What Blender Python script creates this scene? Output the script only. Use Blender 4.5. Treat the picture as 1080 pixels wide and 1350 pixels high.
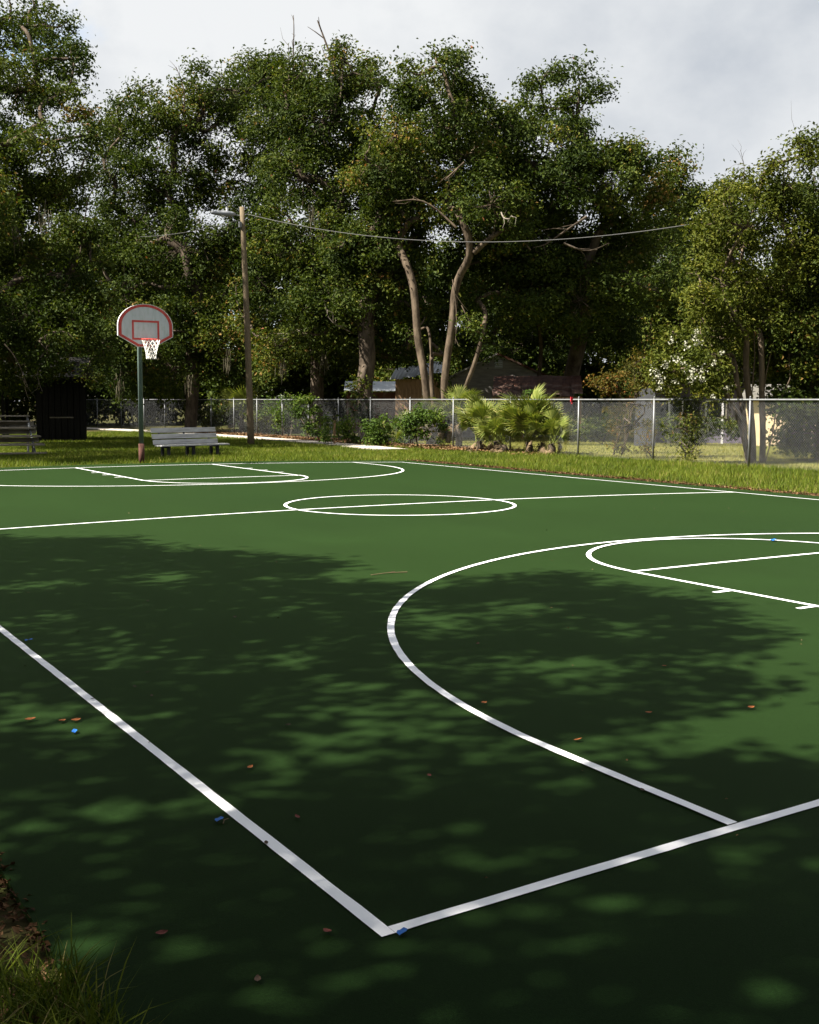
import bpy, math, random
import numpy as np
from mathutils import Matrix, Vector

for o in list(bpy.data.objects):
    bpy.data.objects.remove(o, do_unlink=True)
scene = bpy.context.scene
COL = scene.collection
rng = np.random.default_rng(7)
random.seed(7)

# ------------------------------------------------------------------ camera
CAM = np.array([-1.8001, -3.0986, 1.7248])
YAW, PITCH, ROLL, FPX = -0.54755, -0.095923, 0.003487, 1507.208     # focal length in pixels of a 1080 px wide picture
_f = np.array([-math.sin(YAW) * math.cos(PITCH), math.cos(YAW) * math.cos(PITCH), math.sin(PITCH)])
_r0 = np.array([math.cos(YAW), math.sin(YAW), 0.0]); _u0 = np.cross(_r0, _f)
_r = _r0 * math.cos(ROLL) + _u0 * math.sin(ROLL); _u = -_r0 * math.sin(ROLL) + _u0 * math.cos(ROLL)
cam_data = bpy.data.cameras.new('camera')
cam_data.sensor_fit = 'HORIZONTAL'; cam_data.sensor_width = 36.0; cam_data.lens = FPX * 36.0 / 1080.0
cam_data.clip_start = 0.05; cam_data.clip_end = 3000
cam = bpy.data.objects.new('camera', cam_data); COL.objects.link(cam)
cam.matrix_world = Matrix([[_r[0], _u[0], -_f[0], CAM[0]], [_r[1], _u[1], -_f[1], CAM[1]], [_r[2], _u[2], -_f[2], CAM[2]], [0, 0, 0, 1]])
scene.camera = cam
scene.render.resolution_x, scene.render.resolution_y = 819, 1024

def at(u, v, D):
    """point seen at photo pixel (u, v), D metres in front of the camera"""
    return CAM + D * (_f + (u - 540) / FPX * _r + (675 - v) / FPX * _u)
def on_z(u, v, z):
    d = _f + (u - 540) / FPX * _r + (675 - v) / FPX * _u
    return CAM + d * ((z - CAM[2]) / d[2])
def to_px(P):
    d = np.asarray(P, float) - CAM
    z = d @ _f
    return 540 + FPX * (d @ _r) / z, 675 - FPX * (d @ _u) / z, z

# ------------------------------------------------------------------ light
SUN_EL = math.radians(50.0)
SUN_AZ = math.radians(13.0)      # turned from -x towards +y
SUN_DIR = np.array([-math.cos(SUN_EL) * math.cos(SUN_AZ), math.cos(SUN_EL) * math.sin(SUN_AZ), math.sin(SUN_EL)])      # towards the sun
SUN_DIR /= np.linalg.norm(SUN_DIR)
sun_data = bpy.data.lights.new('sun', 'SUN'); sun_data.energy = 5.0; sun_data.angle = math.radians(0.53); sun_data.color = (1.0, 0.93, 0.80)
sun = bpy.data.objects.new('sun', sun_data); COL.objects.link(sun)
sun.rotation_euler = Vector(-SUN_DIR).to_track_quat('-Z', 'Y').to_euler(); sun.location = (-30, 0, 40)

world = bpy.data.worlds.new('World'); scene.world = world; world.use_nodes = True
nt = world.node_tree; nt.nodes.clear(); N = nt.nodes.new; LK = nt.links.new
out = N('ShaderNodeOutputWorld')
sky = N('ShaderNodeTexSky'); sky.sky_type = 'NISHITA'; sky.sun_disc = False
sky.sun_elevation = SUN_EL; sky.sun_rotation = math.atan2(SUN_DIR[0], SUN_DIR[1]); sky.air_density = 1.0; sky.dust_density = 0.6
tc = N('ShaderNodeTexCoord')
mp = N('ShaderNodeMapping'); mp.inputs['Scale'].default_value = (1, 1, 1.6); mp.inputs['Location'].default_value = (6.8, 3.6, 9.2)
LK(tc.outputs['Generated'], mp.inputs['Vector'])
n1 = N('ShaderNodeTexNoise'); n1.inputs['Scale'].default_value = 2.2; n1.inputs['Detail'].default_value = 8; n1.inputs['Roughness'].default_value = 0.52
n1.inputs['Distortion'].default_value = 0.25
n2 = N('ShaderNodeTexNoise'); n2.inputs['Scale'].default_value = 3.6; n2.inputs['Detail'].default_value = 7; n2.inputs['Roughness'].default_value = 0.56
mp2 = N('ShaderNodeMapping'); mp2.inputs['Scale'].default_value = (1, 1, 1.4); mp2.inputs['Location'].default_value = (13.0, 7.0, 29.0)
LK(tc.outputs['Generated'], mp2.inputs['Vector'])
LK(mp.outputs[0], n1.inputs['Vector']); LK(mp2.outputs[0], n2.inputs['Vector'])
cov = N('ShaderNodeMapRange'); cov.inputs['From Min'].default_value = 0.325; cov.inputs['From Max'].default_value = 0.40; cov.interpolation_type = 'SMOOTHSTEP'
LK(n1.outputs['Fac'], cov.inputs['Value'])
cr = N('ShaderNodeValToRGB'); e = cr.color_ramp.elements
e[0].position = 0.30; e[0].color = (0.58, 0.63, 0.70, 1); e[1].position = 0.60; e[1].color = (0.965, 0.985, 1.0, 1)
LK(n2.outputs['Fac'], cr.inputs['Fac'])
bg1 = N('ShaderNodeBackground'); bg1.inputs['Strength'].default_value = 0.06
bg2 = N('ShaderNodeBackground'); bg2.inputs['Strength'].default_value = 0.228
LK(sky.outputs[0], bg1.inputs['Color']); LK(cr.outputs['Color'], bg2.inputs['Color'])
mixs = N('ShaderNodeMixShader')
LK(cov.outputs[0], mixs.inputs[0]); LK(bg1.outputs[0], mixs.inputs[1]); LK(bg2.outputs[0], mixs.inputs[2])
LK(mixs.outputs[0], out.inputs['Surface'])

vs = scene.view_settings
vs.view_transform = 'Standard'; vs.look = 'None'; vs.exposure = 2.0; vs.gamma = 1.0; vs.use_curve_mapping = False
scene.render.engine = 'CYCLES'
try:
    scene.cycles.max_bounces = 6; scene.cycles.diffuse_bounces = 3; scene.cycles.transparent_max_bounces = 6
except Exception:
    pass

# ------------------------------------------------------------------ materials
def new_mat(name):
    m = bpy.data.materials.new(name); m.use_nodes = True
    b = m.node_tree.nodes['Principled BSDF']
    return m, m.node_tree, b
def mat(name, c1, c2=None, scale=4.0, rough=0.8, detail=6, stretch=(1, 1, 1), spec=0.3, lo=0.35, hi=0.65, bump=0.0, bscale=30, metal=0.0, c3=None, s3=1.0):
    m, t, b = new_mat(name)
    b.inputs['Roughness'].default_value = rough; b.inputs['Specular IOR Level'].default_value = spec; b.inputs['Metallic'].default_value = metal
    if c2 is None:
        b.inputs['Base Color'].default_value = (*c1, 1)
    tcn = t.nodes.new('ShaderNodeTexCoord'); mpn = t.nodes.new('ShaderNodeMapping'); mpn.inputs['Scale'].default_value = stretch
    t.links.new(tcn.outputs['Object'], mpn.inputs['Vector'])
    if c2 is not None:
        n = t.nodes.new('ShaderNodeTexNoise'); n.inputs['Scale'].default_value = scale; n.inputs['Detail'].default_value = detail; n.inputs['Roughness'].default_value = 0.6
        t.links.new(mpn.outputs[0], n.inputs['Vector'])
        r = t.nodes.new('ShaderNodeValToRGB'); r.color_ramp.elements[0].position = lo; r.color_ramp.elements[1].position = hi
        r.color_ramp.elements[0].color = (*c1, 1); r.color_ramp.elements[1].color = (*c2, 1)
        t.links.new(n.outputs['Fac'], r.inputs['Fac'])
        col = r.outputs['Color']
        if c3 is not None:
            n3 = t.nodes.new('ShaderNodeTexNoise'); n3.inputs['Scale'].default_value = s3; n3.inputs['Detail'].default_value = 4
            t.links.new(mpn.outputs[0], n3.inputs['Vector'])
            mr = t.nodes.new('ShaderNodeMapRange'); mr.inputs['From Min'].default_value = 0.5; mr.inputs['From Max'].default_value = 0.68
            t.links.new(n3.outputs['Fac'], mr.inputs['Value'])
            mx = t.nodes.new('ShaderNodeMixRGB'); mx.inputs['Color2'].default_value = (*c3, 1)
            t.links.new(mr.outputs[0], mx.inputs['Fac']); t.links.new(col, mx.inputs['Color1']); col = mx.outputs['Color']
        t.links.new(col, b.inputs['Base Color'])
    if bump:
        n = t.nodes.new('ShaderNodeTexNoise'); n.inputs['Scale'].default_value = bscale; n.inputs['Detail'].default_value = 5
        t.links.new(mpn.outputs[0], n.inputs['Vector'])
        bp = t.nodes.new('ShaderNodeBump'); bp.inputs['Strength'].default_value = bump; bp.inputs['Distance'].default_value = 0.02
        t.links.new(n.outputs['Fac'], bp.inputs['Height']); t.links.new(bp.outputs[0], b.inputs['Normal'])
    return m
def leaf_mat(name, stops, trans=0.25, rough=0.65, spec=0.08):
    """colour by the per-leaf attribute 'tint'"""
    m, t, b = new_mat(name)
    a = t.nodes.new('ShaderNodeAttribute'); a.attribute_name = 'tint'
    r = t.nodes.new('ShaderNodeValToRGB'); el = r.color_ramp.elements
    while len(el) < len(stops): el.new(0.5)
    for i, (p, c) in enumerate(stops):
        el[i].position = p; el[i].color = (*c, 1)
    t.links.new(a.outputs['Fac'], r.inputs['Fac']); t.links.new(r.outputs['Color'], b.inputs['Base Color'])
    b.inputs['Roughness'].default_value = rough; b.inputs['Specular IOR Level'].default_value = spec
    tr = t.nodes.new('ShaderNodeBsdfTranslucent'); mx = t.nodes.new('ShaderNodeMixShader'); mx.inputs[0].default_value = trans
    hs = t.nodes.new('ShaderNodeMixRGB'); hs.blend_type = 'MULTIPLY'; hs.inputs['Fac'].default_value = 1; hs.inputs['Color2'].default_value = (1.25, 1.35, 0.5, 1)
    t.links.new(r.outputs['Color'], hs.inputs['Color1']); t.links.new(hs.outputs[0], tr.inputs['Color'])
    o = t.nodes['Material Output']
    t.links.new(b.outputs[0], mx.inputs[1]); t.links.new(tr.outputs[0], mx.inputs[2]); t.links.new(mx.outputs[0], o.inputs['Surface'])
    return m

M = {}
M['court'] = mat('court_paint', (0.0041, 0.0118, 0.0024), (0.0050, 0.0137, 0.0030), scale=0.5, rough=0.75, spec=0.03, lo=0.3, hi=0.7, bump=0.12, bscale=260, c3=(0.0036, 0.0109, 0.0025), s3=0.22)
_t = M['court'].node_tree; _bb = _t.nodes['Principled BSDF']
_src = _bb.inputs['Base Color'].links[0].from_socket
_tc = _t.nodes.new('ShaderNodeTexCoord')
def _court_layer(src, scale, lo, hi, f0, f1, detail=3, stretch=(1, 1, 1)):
    mp_ = _t.nodes.new('ShaderNodeMapping'); mp_.inputs['Scale'].default_value = stretch
    nz = _t.nodes.new('ShaderNodeTexNoise'); nz.inputs['Scale'].default_value = scale; nz.inputs['Detail'].default_value = detail
    mr = _t.nodes.new('ShaderNodeMapRange'); mr.inputs['From Min'].default_value = lo; mr.inputs['From Max'].default_value = hi; mr.inputs['To Min'].default_value = f0; mr.inputs['To Max'].default_value = f1
    mu = _t.nodes.new('ShaderNodeVectorMath'); mu.operation = 'SCALE'
    _t.links.new(_tc.outputs['Object'], mp_.inputs['Vector']); _t.links.new(mp_.outputs[0], nz.inputs['Vector']); _t.links.new(nz.outputs['Fac'], mr.inputs['Value'])
    _t.links.new(src, mu.inputs[0]); _t.links.new(mr.outputs[0], mu.inputs['Scale'])
    return mu.outputs[0]
_src = _court_layer(_src, 130, 0.3, 0.7, 0.72, 1.28, 2)                       # gritty grain
_src = _court_layer(_src, 1.1, 0.35, 0.7, 0.92, 1.12, 6, (1, 0.25, 1))        # squeegee streaks
_src = _court_layer(_src, 0.35, 0.58, 0.72, 1.0, 1.22, 5)                     # dried puddle stains
_t.links.new(_src, _bb.inputs['Base Color'])
_b = M['court'].node_tree.nodes['Principled BSDF']; _b.inputs['Sheen Weight'].default_value = 0.36; _b.inputs['Sheen Roughness'].default_value = 0.28; _b.inputs['Sheen Tint'].default_value = (0.44, 0.8, 0.22, 1)
M['line'] = mat('line_paint', (0.76, 0.77, 0.82), (0.85, 0.86, 0.89), scale=3, rough=0.6, bump=0.1, bscale=260)
M['soil'] = mat('ground_soil', (0.025, 0.028, 0.009), (0.05, 0.052, 0.016), scale=1.4, rough=1, spec=0.05, bump=0.6, bscale=12, c3=(0.055, 0.038, 0.02), s3=0.5)
M['lawn'] = mat('yard_lawn', (0.10, 0.105, 0.025), (0.15, 0.14, 0.045), scale=0.7, rough=1, spec=0.05, bump=0.6, bscale=20)
M['concrete'] = mat('concrete', (0.30, 0.27, 0.24), (0.40, 0.36, 0.32), scale=2, rough=0.9, bump=0.2)
M['oak_bark'] = mat('oak_bark', (0.035, 0.027, 0.02), (0.095, 0.075, 0.057), scale=5, rough=0.95, spec=0.1, stretch=(1, 1, 0.35), bump=0.8, bscale=14)
M['pale_bark'] = mat('pale_bark', (0.05, 0.038, 0.027), (0.13, 0.10, 0.073), scale=4, rough=0.95, spec=0.1, stretch=(1, 1, 0.4), bump=0.6, bscale=14)
M['limb_bark'] = mat('limb_bark', (0.028, 0.021, 0.015), (0.12, 0.092, 0.066), scale=3.5, rough=0.95, spec=0.1, stretch=(1, 1, 0.35), bump=1.0, bscale=9)
M['dead_wood'] = mat('dead_wood', (0.11, 0.095, 0.078), (0.20, 0.175, 0.145), scale=6, rough=0.95, spec=0.1)
M['galv'] = mat('galvanised_steel', (0.12, 0.125, 0.135), (0.17, 0.18, 0.19), scale=6, rough=0.5, spec=0.5, metal=0.25)
M['wood_pole'] = mat('pole_wood', (0.085, 0.064, 0.038), (0.15, 0.115, 0.072), scale=8, stretch=(6, 6, 0.3), rough=0.85, bump=0.4)
M['grey_wood'] = mat('weathered_wood', (0.34, 0.34, 0.35), (0.50, 0.50, 0.52), scale=5, stretch=(0.5, 6, 6), rough=0.85, bump=0.4, c3=(0.24, 0.23, 0.23), s3=2.2)
M['brown_wood'] = mat('brown_boards', (0.13, 0.075, 0.04), (0.30, 0.19, 0.11), scale=3, stretch=(3, 3, 0.4), rough=0.9, bump=0.4)
M['dark_wood'] = mat('dark_boards', (0.008, 0.008, 0.008), (0.015, 0.014, 0.013), scale=3, stretch=(3, 3, 0.4), rough=0.95, spec=0.1)
M['old_plank'] = mat('bleacher_plank', (0.09, 0.08, 0.06), (0.20, 0.18, 0.15), scale=4, stretch=(0.5, 4, 4), rough=0.9)
M['siding'] = mat('grey_siding', (0.15, 0.145, 0.14), (0.24, 0.23, 0.22), scale=3, stretch=(0.6, 3, 3), rough=0.9)
M['tin'] = mat('tin_roof', (0.30, 0.33, 0.37), (0.42, 0.45, 0.50), scale=3, rough=0.5, spec=0.5, metal=0.2)
M['rust'] = mat('rusted_tin', (0.035, 0.014, 0.009), (0.105, 0.042, 0.026), scale=2.5, rough=0.85, c3=(0.17, 0.12, 0.10), s3=1.6, bump=0.3)
M['black'] = mat('dark_iron', (0.02, 0.02, 0.02), rough=0.7)
M['board'] = mat('backboard_paint', (0.46, 0.51, 0.54), (0.55, 0.59, 0.61), scale=2.2, stretch=(3, 1, 1), rough=0.5, c3=(0.44, 0.50, 0.49), s3=5.0)
M['white'] = mat('white_paint', (0.75, 0.75, 0.74), rough=0.6)
M['red'] = mat('red_paint', (0.42, 0.045, 0.04), (0.55, 0.09, 0.075), scale=6, rough=0.6)
M['hoop_green'] = mat('hoop_pole_paint', (0.085, 0.125, 0.12), (0.12, 0.17, 0.16), scale=3, rough=0.5, spec=0.4)
M['hoop_rust'] = mat('rusty_sleeve', (0.05, 0.02, 0.015), (0.085, 0.035, 0.026), scale=12, rough=0.9)
M['net'] = mat('net_cord', (0.78, 0.76, 0.73), rough=0.9)
M['purple'] = mat('mauve_wall', (0.075, 0.068, 0.095), (0.10, 0.09, 0.12), scale=2, rough=0.9)
M['cream'] = mat('cream_wall', (0.50, 0.40, 0.25), (0.58, 0.48, 0.31), scale=2, rough=0.9)
M['panel'] = mat('grey_panel', (0.045, 0.047, 0.055), (0.065, 0.068, 0.078), scale=2, rough=0.7)
M['glass'] = mat('window_glass', (0.03, 0.035, 0.04), rough=0.1, spec=0.8)
M['tape'] = mat('blue_tape', (0.006, 0.09, 0.36), (0.012, 0.13, 0.44), scale=40, rough=0.6)
M['wire'] = mat('cable', (0.10, 0.10, 0.10), rough=0.6)
M['lamp'] = mat('lamp_housing', (0.20, 0.21, 0.23), rough=0.45, metal=0.2)
M['lens'] = mat('lamp_lens', (0.55, 0.56, 0.56), rough=0.2, spec=0.6)
M['moss'] = mat('hanging_moss', (0.06, 0.054, 0.038), (0.11, 0.098, 0.068), scale=5, rough=1, spec=0.05)
M['flower'] = mat('white_blossom', (0.24, 0.24, 0.17), (0.36, 0.36, 0.30), scale=5, rough=0.8)
M['redcloth'] = mat('red_marker', (0.6, 0.03, 0.05), rough=0.7)
M['oak_leaf'] = leaf_mat('oak_leaf', [(0, (0.014, 0.025, 0.005)), (0.45, (0.034, 0.051, 0.008)), (0.8, (0.068, 0.084, 0.012)), (0.97, (0.125, 0.128, 0.020)), (1, (0.20, 0.075, 0.04))], trans=0.22)
M['olive_leaf'] = leaf_mat('olive_leaf', [(0, (0.026, 0.038, 0.006)), (0.45, (0.055, 0.068, 0.009)), (0.8, (0.092, 0.100, 0.014)), (1, (0.14, 0.13, 0.022))], trans=0.22)
M['orange_leaf'] = leaf_mat('orange_leaf', [(0, (0.04, 0.042, 0.009)), (0.55, (0.085, 0.070, 0.014)), (0.85, (0.14, 0.065, 0.018)), (1, (0.20, 0.055, 0.025))], trans=0.25)
M['vine_leaf'] = leaf_mat('vine_leaf', [(0, (0.028, 0.052, 0.010)), (0.5, (0.060, 0.100, 0.018)), (0.85, (0.115, 0.150, 0.028)), (1, (0.17, 0.15, 0.05))], trans=0.3)
M['palm_leaf'] = leaf_mat('palm_leaf', [(0, (0.05, 0.075, 0.016)), (0.5, (0.105, 0.135, 0.03)), (0.85, (0.18, 0.19, 0.05)), (1, (0.30, 0.25, 0.11))], trans=0.2, rough=0.4)
M['dry_palm'] = mat('dry_frond', (0.09, 0.062, 0.034), (0.17, 0.12, 0.07), scale=5, rough=0.9)
M['grass'] = leaf_mat('grass_blade', [(0, (0.026, 0.048, 0.006)), (0.45, (0.066, 0.096, 0.011)), (0.85, (0.135, 0.16, 0.02)), (1, (0.24, 0.20, 0.08))], trans=0.3, rough=0.6)
M['dry_grass'] = leaf_mat('dry_grass_blade', [(0, (0.07, 0.085, 0.016)), (0.5, (0.13, 0.135, 0.032)), (1, (0.23, 0.20, 0.075))], trans=0.25, rough=0.7)
M['litter'] = leaf_mat('litter_leaf', [(0, (0.04, 0.021, 0.012)), (0.5, (0.105, 0.056, 0.028)), (0.85, (0.18, 0.108, 0.055)), (1, (0.26, 0.19, 0.11))], trans=0.05, rough=0.9)
M['leaf_orange'] = mat('fallen_leaf_orange', (0.20, 0.06, 0.015), (0.30, 0.10, 0.03), scale=40, rough=0.8)
M['leaf_red'] = mat('fallen_leaf_red', (0.09, 0.018, 0.014), (0.13, 0.028, 0.02), scale=40, rough=0.8)
M['leaf_brown'] = mat('fallen_leaf_brown', (0.05, 0.03, 0.02), (0.09, 0.05, 0.03), scale=40, rough=0.8)

# ------------------------------------------------------------------ mesh helpers
def mesh_np(name, V, F, m, tint=None, smooth=False):
    """V (n,3); F (k,3) or (k,4) or a list of such arrays"""
    Fs = [np.asarray(f, np.int32) for f in (F if isinstance(F, list) else [F]) if len(f)]
    me = bpy.data.meshes.new(name)
    me.vertices.add(len(V)); me.vertices.foreach_set('co', np.asarray(V, np.float32).ravel())
    tot = sum(f.size for f in Fs); npoly = sum(len(f) for f in Fs)
    me.loops.add(tot); me.loops.foreach_set('vertex_index', np.concatenate([f.ravel() for f in Fs]))
    me.polygons.add(npoly)
    ls = np.concatenate([np.full(len(f), f.shape[1], np.int32) for f in Fs])
    me.polygons.foreach_set('loop_start', np.concatenate([[0], np.cumsum(ls)[:-1]]).astype(np.int32))
    me.polygons.foreach_set('loop_total', ls)
    me.polygons.foreach_set('use_smooth', np.full(npoly, bool(smooth)))
    me.update(calc_edges=True)
    if tint is not None:
        a = me.attributes.new('tint', 'FLOAT', 'POINT'); a.data.foreach_set('value', np.asarray(tint, np.float32))
    me.materials.append(m)
    return me
def link(name, me, parent=None, loc=(0, 0, 0), rot=(0, 0, 0), scale=None):
    o = bpy.data.objects.new(name, me); COL.objects.link(o)
    o.location = loc; o.rotation_euler = rot
    if scale is not None: o.scale = scale if hasattr(scale, '__len__') else (scale,) * 3
    if parent is not None: o.parent = parent
    return o
def tag(o, label=None, cat=None, group=None, kind=None):
    if label: o['label'] = label
    if cat: o['category'] = cat
    if group: o['group'] = group
    if kind: o['kind'] = kind
    return o
def empty(name, loc, label, cat, group=None, rz=0):
    o = bpy.data.objects.new(name, None); COL.objects.link(o); o.location = tuple(float(c) for c in loc); o.rotation_euler = (0, 0, rz)
    o.empty_display_size = 0.2
    return tag(o, label, cat, group)
class MB:
    """collects simple solids, builds ONE mesh"""
    def __init__(s): s.V = []; s.F3 = []; s.F4 = []; s.n = 0
    def add(s, V, F):
        V = np.asarray(V, float)
        for f in F:
            (s.F4 if len(f) == 4 else s.F3).append([i + s.n for i in f])
        s.V.append(V); s.n += len(V); return s
    def box(s, c, d, rot=None):
        x, y, z = np.array(d) / 2.0
        V = np.array([[-x, -y, -z], [x, -y, -z], [x, y, -z], [-x, y, -z], [-x, -y, z], [x, -y, z], [x, y, z], [-x, y, z]])
        if rot is not None: V = V @ np.array(rot).T
        return s.add(V + np.array(c), [(0, 3, 2, 1), (4, 5, 6, 7), (0, 1, 5, 4), (1, 2, 6, 5), (2, 3, 7, 6), (3, 0, 4, 7)])
    def tube(s, pts, rad, k=6, cap=True):
        pts = np.asarray(pts, float); n = len(pts)
        rad = np.full(n, rad) if np.isscalar(rad) else np.asarray(rad, float)
        T = np.gradient(pts, axis=0); T /= (np.linalg.norm(T, axis=1)[:, None] + 1e-9)
        ref = np.array([0.31, 0.17, 0.93]) if abs(T[0] @ [0.31, 0.17, 0.93]) < 0.9 else np.array([1.0, 0, 0])
        A = np.cross(T, ref); A /= (np.linalg.norm(A, axis=1)[:, None] + 1e-9); B = np.cross(T, A)
        an = np.arange(k) * 2 * math.pi / k
        V = pts[:, None, :] + rad[:, None, None] * (np.cos(an)[None, :, None] * A[:, None, :] + np.sin(an)[None, :, None] * B[:, None, :])
        F = [(i * k + j, i * k + (j + 1) % k, (i + 1) * k + (j + 1) % k, (i + 1) * k + j) for i in range(n - 1) for j in range(k)]
        V = V.reshape(-1, 3)
        if cap:
            V = np.vstack([V, pts[0], pts[-1]]); a, b = n * k, n * k + 1
            F += [(a, (j + 1) % k, j) for j in range(k)] + [(b, (n - 1) * k + j, (n - 1) * k + (j + 1) % k) for j in range(k)]
        return s.add(V, F)
    def prism(s, poly, y0, y1):
        """poly in x-z, extruded along y"""
        n = len(poly); p = np.asarray(poly, float)
        V = np.vstack([np.c_[p[:, 0], np.full(n, y0), p[:, 1]], np.c_[p[:, 0], np.full(n, y1), p[:, 1]]])
        c0 = len(V); V = np.vstack([V, V[:n].mean(0), V[n:].mean(0)])
        F = [(n + i, n + (i + 1) % n, (i + 1) % n, i) for i in range(n)]
        F += [(c0, i, (i + 1) % n) for i in range(n)] + [(c0 + 1, n + (i + 1) % n, n + i) for i in range(n)]
        return s.add(V, F)
    def mesh(s, name, m, smooth=False):
        fs = []
        if s.F4: fs.append(np.array(s.F4))
        if s.F3: fs.append(np.array(s.F3))
        return mesh_np(name, np.vstack(s.V), fs, m, smooth=smooth)
    def build(s, name, m, parent=None, smooth=False, **k):
        return link(name, s.mesh(name, m, smooth), parent, **k)
def copy_tree(o, parent=None):
    c = o.copy(); COL.objects.link(c)
    if parent is not None: c.parent = parent
    for ch in list(o.children): copy_tree(ch, c)
    return c
def norm(a): return a / (np.linalg.norm(a, axis=-1, keepdims=True) + 1e-9)

# ------------------------------------------------------------------ terrain and court
CW, CL = 15.124, 25.087            # painted court, metres
SX0, SX1, SY0, SY1 = -0.95, 16.05, -2.6, 26.25   # slab
def crown(x):                       # the slab is crowned for drainage
    return 0.0925 * (1 - ((np.clip(x, SX0, SX1) - CW / 2) / (CW / 2)) ** 2)
def terrain(x, y):
    x = np.asarray(x, float); y = np.asarray(y, float)
    d = np.hypot(np.maximum(np.maximum(SX0 - x, x - SX1), 0), np.maximum(np.maximum(SY0 - y, y - SY1), 0))
    w = np.clip(1 - d / 9.0, 0, 1); w = w * w * (3 - 2 * w)
    return -0.05 + (crown(x) + 0.025) * w
def on_ground(u, v):
    P = on_z(u, v, 0)
    for _ in range(15): P = on_z(u, v, float(terrain(P[0], P[1])))
    return P
def on_court(u, v):
    P = on_z(u, v, 0)
    for _ in range(15): P = on_z(u, v, float(crown(P[0])))
    return P
def grid_mesh(name, xs, ys, zf, m):
    X, Y = np.meshgrid(xs, ys); Z = zf(X, Y)
    V = np.c_[X.ravel(), Y.ravel(), Z.ravel()]; nx, ny = len(xs), len(ys)
    i, j = np.meshgrid(np.arange(nx - 1), np.arange(ny - 1)); a = (j * nx + i).ravel()
    return mesh_np(name, V, np.c_[a, a + 1, a + nx + 1, a + nx], m, smooth=True)
xs = np.unique(np.r_[-1200, -500, -200, -80, np.arange(-30, 60.1, 1.0), 80, 120, 300, 700, 1500])
ys = np.unique(np.r_[-1200, -400, -120, np.arange(-30, 100.1, 1.0), 130, 200, 500, 1500])
def gz(X, Y):
    Z = terrain(X, Y)
    inside = (X > SX0 + .3) & (X < SX1 - .3) & (Y > SY0 + .3) & (Y < SY1 - .3)
    return np.where(inside, Z - 0.12, Z)
ground = tag(link('ground', grid_mesh('ground', xs, ys, gz, M['soil'])), 'grassy ground around the court reaching to the trees', 'ground', kind='structure')
# yard lawn behind the fence
yard = tag(link('lawn', grid_mesh('lawn', np.linspace(22.9, 60, 30), np.linspace(5, 46, 30), lambda X, Y: terrain(X, Y) + 0.012, M['lawn'])), 'dry yellow-green yard lawn behind the chain link fence', 'lawn', kind='structure')

cx = np.linspace(SX0, SX1, 41); cyv = np.linspace(SY0, SY1, 61)
court = link('basketball_court', grid_mesh('basketball_court', cx, cyv, lambda X, Y: crown(X), M['court']))
tag(court, 'dark green painted basketball court with white lines', 'court', kind='structure')
eb = MB()
for (x0, y0, x1, y1) in ((SX0, SY0, SX1, SY0), (SX1, SY0, SX1, SY1), (SX1, SY1, SX0, SY1), (SX0, SY1, SX0, SY0)):
    t = np.linspace(0, 1, 40); X = x0 + (x1 - x0) * t; Y = y0 + (y1 - y0) * t
    V = np.vstack([np.c_[X, Y, crown(X)], np.c_[X, Y, crown(X) - 0.14]])
    eb.add(V, [(i, i + 40, i + 41, i + 1) for i in range(39)])
eb.build('slab_edge', M['court'], court)

def strip(name, pts, w, dz=0.004):
    """a painted line following pts (x, y), width w, lying on the crowned slab, with slightly uneven edges"""
    p = np.asarray(pts, float)
    seg = np.linalg.norm(np.diff(p, axis=0), axis=1); s = np.r_[0, np.cumsum(seg)]
    n = max(2, int(s[-1] / 0.12)); t = np.linspace(0, s[-1], n)
    q = np.c_[np.interp(t, s, p[:, 0]), np.interp(t, s, p[:, 1])]
    T = norm(np.gradient(q, axis=0)); Nn = np.c_[-T[:, 1], T[:, 0]]
    j1 = rng.normal(0, 0.0011, n); j2 = rng.normal(0, 0.0011, n)
    a = q + Nn * (w / 2 + j1)[:, None]; b = q - Nn * (w / 2 + j2)[:, None]
    V = np.vstack([np.c_[a, crown(a[:, 0]) + dz], np.c_[b, crown(b[:, 0]) + dz]])
    i = np.arange(n - 1)
    return link(name, mesh_np(name, V, np.c_[i, i + n, i + n + 1, i + 1], M['line']), court)
LW = 0.052
def arc(cx_, cy_, r, a0, a1, n=120):
    a = np.radians(np.linspace(a0, a1, n)); return np.c_[cx_ + r * np.cos(a), cy_ + r * np.sin(a)]
mid = CW / 2
strip('sideline', [(0, -LW / 2), (0, CL + LW / 2)], LW)
strip('sideline', [(CW, -LW / 2), (CW, CL + LW / 2)], LW)
strip('baseline', [(LW / 2, 0), (CW - LW / 2, 0)], LW)
strip('baseline', [(LW / 2, CL), (CW - LW / 2, CL)], LW)
strip('half_court_line', [(LW / 2, CL / 2), (CW - LW / 2, CL / 2)], LW)
strip('center_circle', arc(mid, CL / 2, 1.83, 0, 360, 160), LW, 0.008)
R3, D3, LH, FT, RF = 5.93, 1.13, 1.775, 5.18, 1.775
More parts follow.
